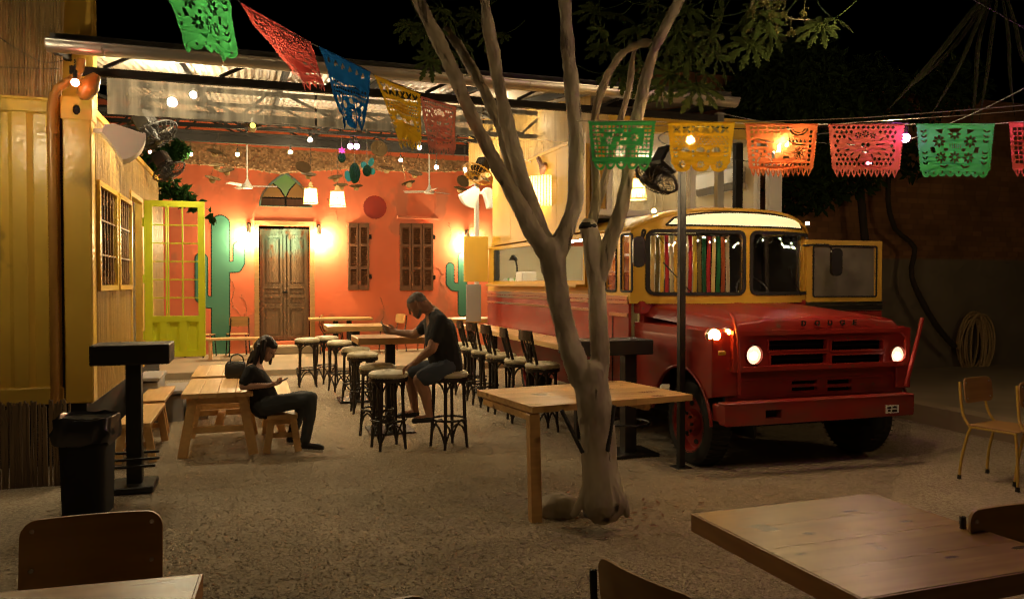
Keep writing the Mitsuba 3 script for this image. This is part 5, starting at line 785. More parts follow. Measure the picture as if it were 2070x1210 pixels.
# ================================================================ cut paper banners
def petal(x, y, a, l=.05, w=.016): return affinity.translate(affinity.rotate(ell(0, l*.5, w, l*.5, 0, 8), a, origin=(0, 0)), x, y)
def flower(x, y, r, n=8): return [petal(x+.25*r*math.sin(t), y+.25*r*math.cos(t), -math.degrees(t), r*.75, r*.19) for t in np.arange(n)*2*math.pi/n]
def dia(x, y, a, b): return Polygon([(x-a, y), (x, y-b), (x+a, y), (x, y+b)])
def sq(x, y, a): return sbox(x-a, y-a, x+a, y+a)
def papel(style):
    H, hs, k = .76, [], 9; n = {'petal': 5, 'three': 3, 'point': 12, 'dot': 8, 'fringe': 11}[style[1]]
    g = [sbox(0.015, .09, .985, H)]
    for i in range(14): y = .13+i*(H-.16)/13; g += [Point(.015, y).buffer(.024, quad_segs=3), Point(.985, y).buffer(.024, quad_segs=3)]
    for i in range(n):
        x = .02+(i+.5)*.96/n; r = .48/n
        if style[1] in ('point', 'fringe'): g.append(Polygon([(x-r, .10), (x-r*.7, .05), (x, -.01), (x+r*.7, .05), (x+r, .10)])); hs.append(ell(x, .075, r*.24, .036, 0, 8))
        elif style[1] == 'three': g += [ell(x, .09, r*.95, .11, 0, 18)]; hs += flower(x, .10, .07)
        elif style[1] == 'dot': g.append(Point(x, .085).buffer(r*1.02)); hs.append(ell(x, .085, .013, .017, 0, 8))
        else: g.append(ell(x, .10, r*1.0, .115, 0, 16)); hs += [petal(x, .03, a, .075, .014) for a in (-42, 0, 42)]
    s = style[0]
    if s == 'grid':
        for i in range(15):
            for j in range(8):
                x, y = .07+i*.0615, .21+j*.066
                if (j in (0, 1, 7) or i in (0, 1, 13, 14) or (i+2*j) % 5 < 3) and not ((x-.3)**2+(y-.46)**2 < .012 or (x-.70)**2+(y-.5)**2 < .016): hs.append(sq(x, y, .023))
        for x, y in ((.30, .46), (.70, .5)): hs += flower(x, y, .07, 7)
    elif s == 'petals':
        for i in range(6):
            x = .13+i*.148
            hs += [petal(x, .655, a, .085, .02) for a in (45, 135, 225, 315)]
        for j in range(4): hs += [dia(.11+i*.0605+(j % 2)*.03, .535-j*.037, .021, .014) for i in range(14)]
        for x in (.25, .5, .75): hs += [petal(x, .30, a, .085, .018) for a in (-70, -35, 0, 35, 70)]
        for x in (.375, .625): hs += [Point(x, .31).buffer(.026), Point(x, .24).buffer(.018)]
        for x in (.08, .92): hs += [petal(x, y, a, .05, .012) for y in (.22, .28, .34) for a in (-50, 50)]
    elif s == 'sun':
        for i in range(14): hs += [sq(.08+i*.0645, .705, .019)] if i < 9 else []; hs += [sq(.08+i*.0645, .165, .018)]
        for j in range(7): hs += [sq(.08, .23+j*.069, .019), sq(.92, .23+j*.069, .019)]
        for i in range(6): hs.append(sq(.145+i*.0645, .64, .018))
        hs += [LineString([(.75+.12*math.cos(t), .70-.10*math.sin(t)) for t in np.linspace(.1, 3.0, 14)]).buffer(.009), LineString([(.75+.085*math.cos(t), .70-.065*math.sin(t)) for t in np.linspace(.1, 3.0, 14)]).buffer(.006)]
        hs += [LineString([(.25+.11*math.cos(t), .20+.09*math.sin(t)) for t in np.linspace(.1, 3.0, 14)]).buffer(.007)]
        hs += [Polygon([(.60+i*.055, .49), (.615+i*.055, .58-.012*i), (.645+i*.055, .49)]) for i in range(5)]+[Polygon([(.13, .56), (.40, .50), (.40, .485), (.13, .535)]), Polygon([(.66, .46), (.86, .44), (.86, .455), (.66, .475)]), Polygon([(.14, .43), (.32, .43), (.28, .47), (.14, .48)])]
        hs += [Point(.585, .45).buffer(.024), Polygon([(.46, .47), (.50, .47), (.50, .36), (.44, .35)]), Polygon([(.36, .36), (.40, .36), (.41, .27), (.36, .26)]), Polygon([(.54, .30), (.62, .30), (.64, .26), (.53, .26)])]
        hs += [petal(.77, .33, a, .10, .008) for a in range(0, 360, 40)]+[sq(.14+.06*i, .36-.04*(i % 2), .017) for i in range(4)]
    elif s == 'lattice':
        for j in range(9):
            for i in range(13):
                x, y = .075+i*.0655+(j % 2)*.033, .19+j*.066
                if x < .95 and ((x-.5)/.36)**2+((y-.46)/.21)**2 > 1: hs.append(dia(x, y, .024, .028))
        hs += [e for q in ((.5, .62, .055), (.40, .60, .05), (.60, .60, .05)) for e in flower(*q, 7)]
        hs += [ell(.465, .46, .026, .030), ell(.535, .46, .026, .030), dia(.5, .415, .012, .016), LineString([(.455, .37), (.5, .355), (.545, .37)]).buffer(.007)]
        hs += [petal(x, y, a, .07, .012) for x, y, a in ((.30, .46, 70), (.28, .40, 100), (.31, .52, 45), (.33, .35, 130), (.70, .46, -70), (.72, .40, -100), (.69, .52, -45), (.67, .35, -130), (.36, .46, 80), (.64, .46, -80), (.42, .33, 160), (.58, .33, -160))]
    elif s == 'roses':
        for x, y, r in ((.5, .62, .085), (.29, .52, .09), (.71, .52, .09), (.31, .29, .08), (.69, .29, .08), (.5, .29, .085)): hs += flower(x, y, r)
        hs += [petal(x, y, a, .055, .012) for x, s_ in ((.09, 1), (.91, -1)) for y in (.2, .27, .34, .5, .57, .64) for a in (s_*-40, s_*55)]
        hs += [Polygon([(.40, .70), (.60, .70), (.55, .66), (.45, .66)]), ell(.38, .40, .03, .022), ell(.62, .40, .03, .022), Polygon([(.18, .36), (.24, .36), (.22, .44), (.17, .44)]), Polygon([(.82, .36), (.76, .36), (.78, .44), (.83, .44)]), LineString([(.30, .17), (.36, .15), (.40, .18)]).buffer(.012), LineString([(.60, .18), (.64, .15), (.70, .17)]).buffer(.012)]
        hs += [sbox(.43+i*.03, .42, .44+i*.03, .48) for i in range(6)]+[Polygon([(.24, .68), (.33, .62), (.34, .69)]), Polygon([(.76, .68), (.67, .62), (.66, .69)])]
    elif s == 'holes':
        r_ = np.random.default_rng(5)
        for i in range(12): hs += [petal(.10+i*.072, .63+.02*(i % 2), 40 if i % 2 else -40, .07, .018)]
        for j in range(3): hs += [ell(.10+i*.058+(j % 2)*.028, .46-j*.055, .021, .02, 0, 7) for i in range(15)]
        hs += [ell(.13+i*.12, .26+.03*(i % 2), .034, .046, 20*i, 10) for i in range(7)]+[e for i in range(5) for e in flower(.16+i*.17, .165, .055, 6)]
    return unary_union(g).difference(unary_union(hs).intersection(sbox(-.1, -.1, 1.1, H-.02)))
PAPEL = {}
def banner(style, m_, lab, C4, seed, wave=.012):
    if style not in PAPEL: PAPEL[style] = sheet(papel(style), edge=None)
    b = PAPEL[style]; u, v = b.vertices[:, 0:1], 1-b.vertices[:, 1:2]/.76; TL, TR, BL, BR = [gd(*c) for c in C4]
    P = (TL*(1-u)+TR*u)*(1-v)+(BL*(1-u)+BR*u)*v; n = np.cross(TR-TL, BL-TL); n /= np.linalg.norm(n)
    cr = meshkit.fbm(np.column_stack([u*4+seed*3, v*4, u*0]), 3, 7)[:, None]-.5; P = P+n*(wave*np.clip(v, 0, 1)*(np.sin(u*9+seed)+.6*np.sin(u*17+v*5+seed*2))+.03*cr*np.clip(v*3, 0, 1)+.012*np.abs(((u*4+.5) % 1)-.5)*v)
    m = trimesh.Trimesh(P, b.faces, process=False); k = thing('paper_banner', lab, 'banner', 'cut paper banners on strings')
    put('sheet', m, 'm_paper_'+m_, k, True); e = (TR-TL)/np.linalg.norm(TR-TL); put('hem', tube([TL-e*.003, (TL+TR)/2, TR+e*.003], .004, 5), 'm_paper_'+m_, k); return TL, TR
def D_(x): return 4.98-(x-1190)/850*.86
RF = [(('grid', 'petal'), 'green', 'green grid cut paper banner in front of the tree branches', 1190, 1325, 245, 341), (('petals', 'three'), 'gold', 'gold cut paper banner with an amber bulb behind it', 1350, 1485, 248, 345), (('sun', 'point'), 'orange', 'orange cut paper banner with a bright bulb in front', 1507, 1653, 251, 356), (('lattice', 'fringe'), 'coral', 'red cut paper banner with a diamond lattice above the bus door', 1675, 1828, 252, 357), (('roses', 'dot'), 'green', 'green cut paper banner with flowers at the right', 1853, 2010, 251, 361), (('grid', 'fringe'), 'rose', 'red cut paper banner cut by the right edge', 2040, 2200, 248, 357)]
E_ = []
for i, (s, m_, lab, x0, x1, y0, y1) in enumerate(RF): E_ += banner(s, m_, lab, ((x0, y0, D_(x0)), (x1, y0, D_(x1)), (x0+9, y1, D_(x0)-.03), (x1-11, y1, D_(x1)-.03)), i*1.7, .010)
one('banner_string', stube([gd(1166, 244, 5.03)]+E_+[gd(2300, 240, 3.95)], .0025, 60, 5), 'm_white', 'thin pale string carrying the right row of paper banners', 'string')
LF = [(('roses', 'dot'), 'green', 'green cut paper banner with flowers cut by the top edge', ((318, -58, 2.95), (458, -25, 3.32), (385, 100, 2.9), (481, 124, 3.3))), (('lattice', 'point'), 'rose', 'windblown red cut paper banner second from the top left', ((487, 8, 3.40), (628, 87, 3.80), (586, 150, 3.3), (658, 190, 3.75))), (('holes', 'three'), 'blue', 'blue cut paper banner with large holes', ((645, 95, 3.88), (748, 146, 4.25), (692, 252, 3.8), (742, 262, 4.2))), (('petals', 'fringe'), 'gold', 'yellow cut paper banner twisting between the blue and salmon ones', ((757, 153, 4.30), (849, 190, 4.66), (818, 296, 4.24), (848, 302, 4.6))), (('lattice', 'fringe'), 'salmon', 'salmon cut paper banner nearest the tree on the left string', ((850, 195, 4.70), (922, 217, 5.02), (864, 310, 4.66), (920, 318, 5.0)))]
E_ = []
for i, (s, m_, lab, C4) in enumerate(LF): E_ += banner(s, m_, lab, C4, i*2.3+1, .016)
one('banner_string', stube([gd(190, -110, 2.7)]+E_+[gd(985, 232, 5.15)], .0025, 60, 5), 'm_cable', 'thin dark string carrying the left row of paper banners', 'string')
for i, (L, lab) in enumerate((([gd(1240, 258, 7.0), gd(1500, 247, 6), gd(1800, 234, 5.2), gd(2150, 205, 4.6)], 'thin pale cable rising to the right above the banners'), ([gd(1455, 228, 8.0), gd(1700, 250, 6.5), gd(2150, 215, 5.4)], 'second thin cable sagging behind the banners'), ([gd(-20, 60, 6.3), gd(50, 108, 6.35), gd(90, 126, 6.4), gd(128, 122, 6.45)], 'black cable drooping across the bamboo screen'), ([gd(470, 262, 9.0), gd(800, 262, 9.6), gd(1080, 330, 10.4)], 'pale cable sagging under the canopy'))):
    one('cable', stube(L, .004, 30, 5), 'm_cable' if i == 2 else 'm_galv', lab, 'cable')
# ================================================================ hanging straw hats, paper cacti, fans
def hat_parts(): 
    b = lathe([(0, .0), (.115, .006), (.122, .014), (.115, .018), (.05, .012), (0, .012)], 26); c = lathe([(.052, .004), (.048, -.04), (.030, -.068), (0, -.072)], 20)
    return proto([('brim', b, 'm_hat', 40), ('crown', c, 'm_straw', 40)]+[('string', tube([(.08*math.cos(t), .08*math.sin(t), .015), (0, 0, .34)], .0022, 4), 'm_hat', False) for t in (0, 2.1, 4.2)])
HAT = hat_parts()
for px, py, Y, tx, ty, lab in ((435, 308, 12.6, 14, 8, 'topmost straw hat in the left cluster'), (438, 335, 13.2, -4, 6, 'second straw hat down in the left cluster'), (458, 345, 13.0, -10, 10, 'straw hat on the right of the left cluster'), (430, 361, 13.4, 14, 4, 'lowest straw hat in the left cluster'), (613, 339, 12.4, 16, 40, 'tilted straw hat left of the arched fanlight top'), (624, 353, 12.8, 5, 8, 'straw hat just above the left cane pendant'), (678, 359, 13.2, -14, 6, 'straw hat above left of the right cane pendant'), (689, 375, 13.6, -6, 5, 'straw hat just above the right cane pendant'), (720, 377, 14.5, -6, 4, 'small straw hat below the paper cactus'), (782, 341, 12.2, 6, 6, 'dark straw hat left of a bright bulb'), (826, 371, 13.2, -16, -22, 'tipped straw hat over the wide shutter'), (839, 351, 12.6, 6, 14, 'straw hat hung on long strings over the wide shutter'), (766, 301, 11.2, 8, 62, 'straw hat facing the yard by the violet bulbs'), (936, 367, 13.6, 20, 50, 'upper straw hat by the bus side speakers'), (931, 382, 13.4, 8, 6, 'lower straw hat by the bus side speakers'), (510, 256, 10.4, 4, 6, 'straw hat against the roof truss above the old door')):
    c = gy(px, py, Y); a, b = math.radians(ty+13), math.radians(tx); Rx = np.array([[1, 0, 0], [0, math.cos(a), -math.sin(a)], [0, math.sin(a), math.cos(a)]]); Ry = np.array([[math.cos(b), 0, math.sin(b)], [0, 1, 0], [-math.sin(b), 0, math.cos(b)]]); M = np.eye(4); M[:3, :3] = Ry@Rx; M[:3, 3] = c
    place('straw_hat', HAT, M, lab, 'hat', 'small straw hats hung under the canopy')
def honey(c, rx, rz, lab, paddles=(), star=False):
    k = thing('paper_cactus', lab, 'paper ornament', 'paper cactus ornaments'); t, f = np.meshgrid(np.linspace(0, 2*math.pi, 73)[:-1], np.linspace(.02, math.pi-.02, 17)); r = 1+.10*np.cos(t*18)*np.sin(f)
    R = [np.column_stack([rx*r[i]*np.sin(f[i])*np.cos(t[i])+c[0], rx*r[i]*np.sin(f[i])*np.sin(t[i])+c[1], rz*np.cos(f[i])+c[2]]) for i in range(17)][::-1]
    put('body', rings(R), 'm_honey', k); put('cord', stube([V(*c)+V(0, 0, rz), V(c[0], c[1], zr(c[1])-.3)], .003, 3, 4), 'm_galv', k)
    for x, z, a, b, r_ in paddles: put('paddle', prism(ell(0, 0, a, b, r_, 20), .012, fr((c[0]+x, c[1]-.005, c[2]+z), (1, 0, 0), (0, 0, 1))), 'm_teal', k)
    if star: put('flower', prism(unary_union([petal(0, 0, a, .055, .014) for a in range(0, 360, 60)]), .006, fr((c[0], c[1]-.02, c[2]+rz+.03), (1, 0, 0), (0, 0, 1))), 'm_pinkpaper', k)
mat('m_honey', (.008, .028, .016), .9, specular=.05); mat('m_teal', (.02, .13, .12), .8, specular=.1); mat('m_pinkpaper', (.6, .06, .4), .7)
honey(gy(691, 319, 11.9), .052, .075, 'small dark paper cactus with a pink flower', star=True); honey(gy(717, 350, 12.0), .075, .155, 'tall dark paper cactus with a teal paddle', [(-.10, -.05, .05, .085, 15)]); honey(gy(742, 345, 12.0), .062, .088, 'round dark paper cactus with two teal paddles', [(.06, .13, .04, .07, -20), (-.05, .08, .045, .055, 20), (.08, -.01, .04, .05, 0)])
def ceiling_fan(c, deg, lab):
    k = thing('ceiling_fan', lab, 'fan', 'white ceiling fans'); put('rod', stube([c+V(0, 0, .06), V(c[0], c[1], zr(c[1])-.05)], .014, 2, 8), 'm_white', k); put('motor', lathe([(0, -.05), (.09, -.045), (.105, -.01), (.06, .04), (.03, .09), (.02, .13), (0, .13)], 20, 'z', c), 'm_white', k, 40)
    for i in range(3):
        a = math.radians(deg+120*i); put('blade', moved(moved(cbox(.09, .52, -.055, .055, -.003, .003, .002), fr((0, 0, 0), (1, 0, 0), (0, .97, .24))), np.block([[np.array([[math.cos(a), -math.sin(a), 0], [math.sin(a), math.cos(a), 0], [0, 0, 1]]), c[:, None]], [np.zeros((1, 3)), 1]])), 'm_white', k)
ceiling_fan(gy(500, 376, 15.0), -8, 'white ceiling fan left of the arched fanlight'); ceiling_fan(gy(868, 387, 15.2), 30, 'white ceiling fan over the wide shutter')
def cage_fan(c, ax, r, lab, mount, mo='m_black'):
    k = thing('cage_fan', lab, 'fan', 'dark caged wall fans'); ax = V(*ax)/np.linalg.norm(ax); M = fr(c, np.cross(ax, (0, 0, 1)) if abs(ax[2]) < .95 else (1, 0, 0), ax); M = M@np.array([[1, 0, 0, 0], [0, 0, 1, 0], [0, -1, 0, 0], [0, 0, 0, 1.]])   # local z = ax
    prof = lambda s: [(r*.14, .07*s), (r*.5, .066*s), (r*.85, .045*s), (r, 0)]
    put('cage', moved(cat_(*[tube([(q*math.cos(t), q*math.sin(t), z) for q, z in prof(s)], .0036, 4) for s in (-1, 1) for t in np.arange(0, 2*math.pi, math.pi/13)], *[tube([(q*math.cos(t), q*math.sin(t), z) for t in np.linspace(0, 2*math.pi, 33)], w, 5, False) for q, z, w in ((r, 0, .009), (r*.6, .062, .004), (r*.6, -.062, .004), (r*.14, .07, .006))]), M), mo, k, kind='stuff')
    put('hub', moved(lathe([(0, -.085), (r*.16, -.085), (r*.16, .085), (0, .092)], 18), M), 'm_black', k)
    for i in range(3):
        a = i*2.094; g = grid(.1*r, .86*r, -.5, .5, 6, 6, lambda x, y: .05*y); v = g.vertices.copy(); w = .36*r*np.sin(np.clip(v[:, 0]/(.9*r), 0, 1)*2.4); v[:, 1] *= w*2; g.vertices = v; put('blade', moved(moved(g, pose(0, 0, 0, math.degrees(a))), M), 'm_black', k, True)
    put('motor', moved(cbox(-.09, .09, -.09, .09, -.28, -.09, .02), M), 'm_black', k); put('bracket', beam(M[:3, 3]-M[:3, 2]*.24, V(*mount), .03), 'm_steel', k)
c = gd(312, 274, 8.2); cage_fan(c, (.62, -.55, .62) if 0 else (.5, -.25, -.8), .25, 'large dark caged fan high on the container side', (XS, c[1]+.1, c[2]+.05))
c = gd(342, 346, 10.4); cage_fan(c, (.5, -.2, -.85), .22, 'smaller dark caged fan beside the ivy', (XS, c[1]+.1, c[2]+.1))
PX, PY = 3.50, 5.98; c = gd(1327, 361, 6.35); cage_fan(c, RT*-.5-UPV*.85-FWD*.22, .185, 'dark caged fan on the black pole before the bus', (PX, PY, c[2]+.12))
c = gd(966, 352, 11.6); cage_fan(c, (-.5, -.3, -.8), .24, 'caged fan on the bus side beside the tree stems', (3.48, c[1]+.2, c[2]+.1), 'm_amberglass')
pp = thing('black_pole', 'slim black steel pole standing beside the front wheel of the bus', 'pole'); put('pole', cbox(PX-.028, PX+.028, PY-.028, PY+.028, -.03, 2.62, .004), 'm_black', pp); put('base', cbox(PX-.08, PX+.08, PY-.08, PY+.08, -.01, .012, .003), 'm_black', pp)
def horn(c, s, deg, lab, mount, m_='m_white'):
    k = thing('horn_speaker', lab, 'speaker', 'white horn speakers'); a = np.linspace(-.62, .62, 12); P = [(.30*math.sin(t), -.30*math.cos(t)) for t in a]; q = Polygon([(-.07, .02), (-.06, .08), (.02, .10), (.08, .05)]+[(x, z) for x, z in P[::-1]])
    M = pose(*c)@np.diag([s, s, s, 1.])@fr((0, 0, 0), (math.cos(math.radians(deg)), .25, math.sin(math.radians(deg))), (-math.sin(math.radians(deg)), 0, math.cos(math.radians(deg))))
    put('body', moved(prism(q.buffer(.012), .13, np.array([[1, 0, 0, 0], [0, 1, 0, 0], [0, 0, 1, -.065], [0, 0, 0, 1.]])), M), m_, k); put('mouth', moved(prism(LineString([(x*1.045, z*1.045) for x, z in P]).buffer(.016), .15, np.array([[1, 0, 0, 0], [0, 1, 0, 0], [0, 0, 1, -.075], [0, 0, 0, 1.]])), M), m_, k); put('arm', beam(c+V(0, 0, .02)*s, V(*mount), .05*s), m_, k)
c = gd(228, 272, 6.95); horn(c, .80, 56, 'large white horn speaker on the container corner', (XS+.01, c[1]+.02, c[2]+.03))
c = gd(958, 388, 12.2); horn(c, .75, -40, 'left white horn speaker on the post by the bus', (3.4, c[1]+.4, c[2]+.02)); c = gd(985, 390, 12.4); horn(c, .75, 35, 'right white horn speaker on the post by the bus', (3.4, c[1]+.3, c[2]+.02))
# ivy over the container roof edge
iv = thing('ivy', 'dark green ivy trailing down from the container roof in front of the orange wall', 'ivy'); q = [gd(*p) for p in ((292, 300, 11.6), (330, 315, 11.8), (352, 370, 11.8), (385, 402, 11.9), (425, 425, 12.0))]
put('stem', stube(q, [.02, .015, .012, .008, .004], 24, 6), 'm_bark', iv, True)
bx_ = [(tuple(gd(*p[:3])), (p[3]/1586*11.8,)*3, 0, p[3]**2) for p in ((305, 325, 11.7, 20), (335, 312, 11.8, 22), (362, 300, 11.8, 18), (345, 375, 11.8, 16), (372, 395, 11.9, 17), (302, 370, 11.6, 14), (395, 412, 12, 10), (320, 395, 11.7, 9), (425, 435, 12, 7))]
put('leaves', leafcloud(900, bx_, .09, .17, .8), 'm_ivy', iv, kind='stuff')
# carved ornament over the cane sconce
c = gx(1094, 334, BX0-.06); J = dict(a=(*(c+V(0, .10, .10)), .028), b=(*(c+V(0, .02, .02)), .03), c_=(*(c+V(0, -.06, -.05)), .045), d=(*(c+V(0, -.14, -.01)), .028), e=(*(c+V(0, -.04, -.11)), .03))
one('carved_ornament', blob(J, [('a', 'b'), ('b', 'c_'), ('c_', 'd'), ('c_', 'e')], .02), 'm_shutter', 'brown carved bird shaped ornament above the cane sconce', 'ornament', smooth=True)
# ================================================================ the two guests
def hand(J, Bn, n, w, d, p, curl=.5, s=1.):
    """five separate fingers rooted in the palm: wrist w, direction d, palm normal p"""
    d = V(*d)/np.linalg.norm(d); p = V(*p)-np.dot(p, d)*d; p /= np.linalg.norm(p); q = np.cross(d, p); add = lambda nm, c, r: J.__setitem__(n+nm, (*c, r))
    add('w', w, .026*s); add('p1', w+d*.05+q*.022, .017*s); add('p2', w+d*.05-q*.022, .017*s); add('k1', w+d*.088+q*.030, .012*s); add('k2', w+d*.088-q*.030, .012*s); Bn += [(n+'w', n+'p1', n+'p2'), (n+'p1', n+'p2', n+'k1', n+'k2')]
    for i, (o, L) in enumerate(((.032, .070), (.011, .080), (-.011, .075), (-.032, .058))):
        b = w+d*.09+q*o; d1 = d*math.cos(curl*.6)+p*math.sin(curl*.6); d2 = d*math.cos(curl*1.7)+p*math.sin(curl*1.7); m_ = b+d1*L*.5; add(f'f{i}a', b, .0095*s); add(f'f{i}b', m_, .0088*s); add(f'f{i}c', m_+d2*L*.5, .0075*s); Bn += [(n+f'f{i}a', n+f'f{i}b'), (n+f'f{i}b', n+f'f{i}c')]
    b = w+d*.03+q*.028; add('t0', b, .013*s); m_ = b+d*.028+q*.026+p*.012; add('t1', m_, .0105*s); add('t2', m_+d*.03+p*.014-q*.002, .0085*s); Bn += [(n+'t0', n+'t1'), (n+'t1', n+'t2')]
def head(J, Bn, c, f, u, s=1.):
    """skull, jaw, nose, brow, ears; f the way the face looks, u the crown"""
    f = V(*f)/np.linalg.norm(f); u = V(*u)-np.dot(u, f)*f; u /= np.linalg.norm(u); r = np.cross(f, u); A = lambda n, a, b, d, q: J.__setitem__(n, (*(c+f*a*s+u*b*s+r*d*s), q*s))
    A('sk1', -.025, .045, 0, .078); A('sk2', .030, .040, 0, .066); A('ck1', .045, -.02, .028, .038); A('ck2', .045, -.02, -.028, .038); A('jw1', .0, -.05, .038, .028); A('jw2', .0, -.05, -.038, .028); A('ch', .068, -.085, 0, .020); A('ns1', .092, .022, 0, .009); A('ns2', .112, -.018, 0, .011); A('br1', .083, .036, .03, .011); A('br2', .083, .036, -.03, .011); A('lp', .090, -.048, 0, .013); A('lp2', .087, -.062, 0, .012)
    Bn += [('sk1', 'sk2'), ('sk1', 'sk2', 'ck1', 'ck2'), ('ck1', 'ck2', 'jw1', 'jw2', 'ch'), ('sk1', 'jw1', 'jw2'), ('ns1', 'ns2'), ('br1', 'br2', 'ns1'), ('lp', 'lp2'), ('lp2', 'ch')]
    for sg, n in ((1, 'e1'), (-1, 'e2')): A(n+'a', -.012, .012, .080*sg, .012); A(n+'b', -.022, .035, .086*sg, .014); A(n+'c', -.010, -.02, .078*sg, .009); Bn += [(n+'a', n+'b'), (n+'a', n+'c')]
    return f, u, r
# --- man in black at the high table
man = thing('person', 'bald man in black t-shirt and dark shorts on a bar stool holding a phone', 'person'); J, Bn = {}, []
DM = 7.70; hc_ = gd(845, 617, DM); f, u, r = head(J, Bn, hc_, RT*-.82+V(0, 0, -.62)+FWD*.08, RT*-.28+V(0, 0, 1))
P_ = lambda n, x, y, dd, q: J.__setitem__(n, (*gd(x, y, DM+dd), q))
P_('nk', 874, 630, .02, .066); P_('nk2', 864, 622, .0, .062); P_('s1', 889, 650, -.18, .070); P_('s2', 871, 652, .20, .066); P_('c1', 892, 674, -.07, .138); P_('c2', 888, 676, .10, .13); P_('ab', 897, 712, 0, .158); P_('hp', 903, 738, 0, .13); P_('h1', 899, 744, -.10, .09); P_('h2', 898, 742, .10, .09)
P_('e1', 873, 704, -.24, .050); P_('w1', 838, 733, -.17, .029); P_('e2', 838, 676, .42, .048); P_('w2', 801, 671, .46, .030); P_('k1', 849, 768, -.12, .070); P_('a1', 867, 834, -.08, .036); P_('k2', 826, 752, .22, .068); P_('a2', 838, 822, .20, .036); P_('cf', 860, 795, -.10, .058); P_('cf2', 833, 785, .21, .056)
P_('t1', 845, 846, -.09, .030); P_('hl1', 870, 843, -.08, .032); P_('t2', 815, 836, .18, .030); P_('hl2', 841, 833, .2, .032); P_('tt1', 838, 848, -.09, .022); P_('tt2', 808, 838, .18, .022)
Bn += [('sk1', 'nk2'), ('nk2', 'nk'), ('jw1', 'jw2', 'nk2'), ('nk', 's1', 'c1'), ('nk', 's2', 'c2'), ('c1', 'c2', 's1', 's2'), ('c1', 'c2', 'ab'), ('ab', 'hp'), ('hp', 'h1', 'h2'), ('s1', 'e1'), ('e1', 'w1'), ('s2', 'e2'), ('e2', 'w2'), ('h1', 'k1'), ('k1', 'cf'), ('cf', 'a1'), ('h2', 'k2'), ('k2', 'cf2'), ('cf2', 'a2'), ('hl1', 't1'), ('a1', 'hl1'), ('hl2', 't2'), ('a2', 'hl2'), ('t1', 'tt1'), ('t2', 'tt2')]
hand(J, Bn, 'L', V(*J['w1'][:3]), RT*-.8+V(0, 0, -.35), V(0, 0, -1)-RT*.2, .75); hand(J, Bn, 'R', V(*J['w2'][:3]), RT*-1+V(0, 0, .22), V(0, 0, .35)-FWD*.9, .7)
put('body', blob(J, Bn, .016, 5), 'm_skin', man, True)
G_ = lambda J, e: {k: (*v[:3], v[3]+e) for k, v in J.items()}
S = G_(J, .014); mid = lambda a, b, t, q: (*(V(*a[:3])*(1-t)+V(*b[:3])*t), q)
S['se1'] = mid(J['s1'], J['e1'], .62, .066); S['se2'] = mid(J['s2'], J['e2'], .55, .062); S['lo'] = (*gd(902, 742, DM), .160)
sh = blob(S, [('c1', 'c2', 's1', 's2'), ('c1', 'c2', 'ab'), ('ab', 'lo'), ('s1', 'se1'), ('s2', 'se2'), ('s1', 's2', (*gd(877, 636, DM), .07))], .022, 6)
sh.vertices += sh.vertex_normals*(.035*(meshkit.fbm(sh.vertices*V(11, 11, 5), 4, 3)-.5))[:, None]; put('t_shirt', sh, 'm_shirt', man, True)
S = G_(J, .020); S['sk1'], S['sk2'] = mid(J['h1'], J['k1'], .80, .090), mid(J['h2'], J['k2'], .80, .088); sh = blob(S, [('hp', 'h1', 'h2'), ('h1', 'sk1'), ('h2', 'sk2')], .022, 6); sh.vertices += sh.vertex_normals*(.03*(meshkit.fbm(sh.vertices*10, 3, 6)-.5))[:, None]; put('shorts', sh, 'm_shorts', man, True)
hr_ = lambda a, b, d, q: (*(hc_+f*a+u*b+r*d), q)
put('hair', blob({'a': hr_(-.030, .047, 0, .080), 'b': hr_(.018, .052, 0, .067), 'c': hr_(-.045, .0, .0, .066)}, [('a', 'b'), ('a', 'c')], .02), 'm_stubble', man, True)
put('beard', blob({'a': hr_(.070, -.088, 0, .0205), 'b': hr_(.0, -.05, .0385, .0285), 'c': hr_(.0, -.05, -.0385, .0285), }, [('a', 'b'), ('a', 'c')], .014), 'm_stubble', man, True)
for sg in (-1, 1): put('eye', trimesh.creation.icosphere(2, .011).apply_translation(hc_+f*.078+u*.012+r*.031*sg), 'm_phone', man, True); 
for n in '12': put('shoe', blob({'a': (*(V(*J['hl'+n][:3])+V(0, 0, -.012)), .036), 'b': (*(V(*J['tt'+n][:3])+V(0, 0, -.008)), .029), 'c': (*(V(*J['t'+n][:3])+V(0, 0, -.01)), .034)}, [('a', 'c'), ('c', 'b')], .016), 'm_black', man, True)
pw_ = V(*J['w2'][:3]); ph = thing('phone', 'phone held up by the man at the high table', 'phone'); M = fr(pw_+RT*-.125+V(0, 0, .045)-FWD*.02, V(0, 0, 1)*.9-RT*.42, RT*.3-FWD); put('case', moved(cbox(-.075, .075, -.036, .036, -.004, .004, .003), M), 'm_grey', ph); put('screen', moved(cbox(-.070, .070, -.033, .033, .0042, .0052, 0), M), 'm_phone', ph)
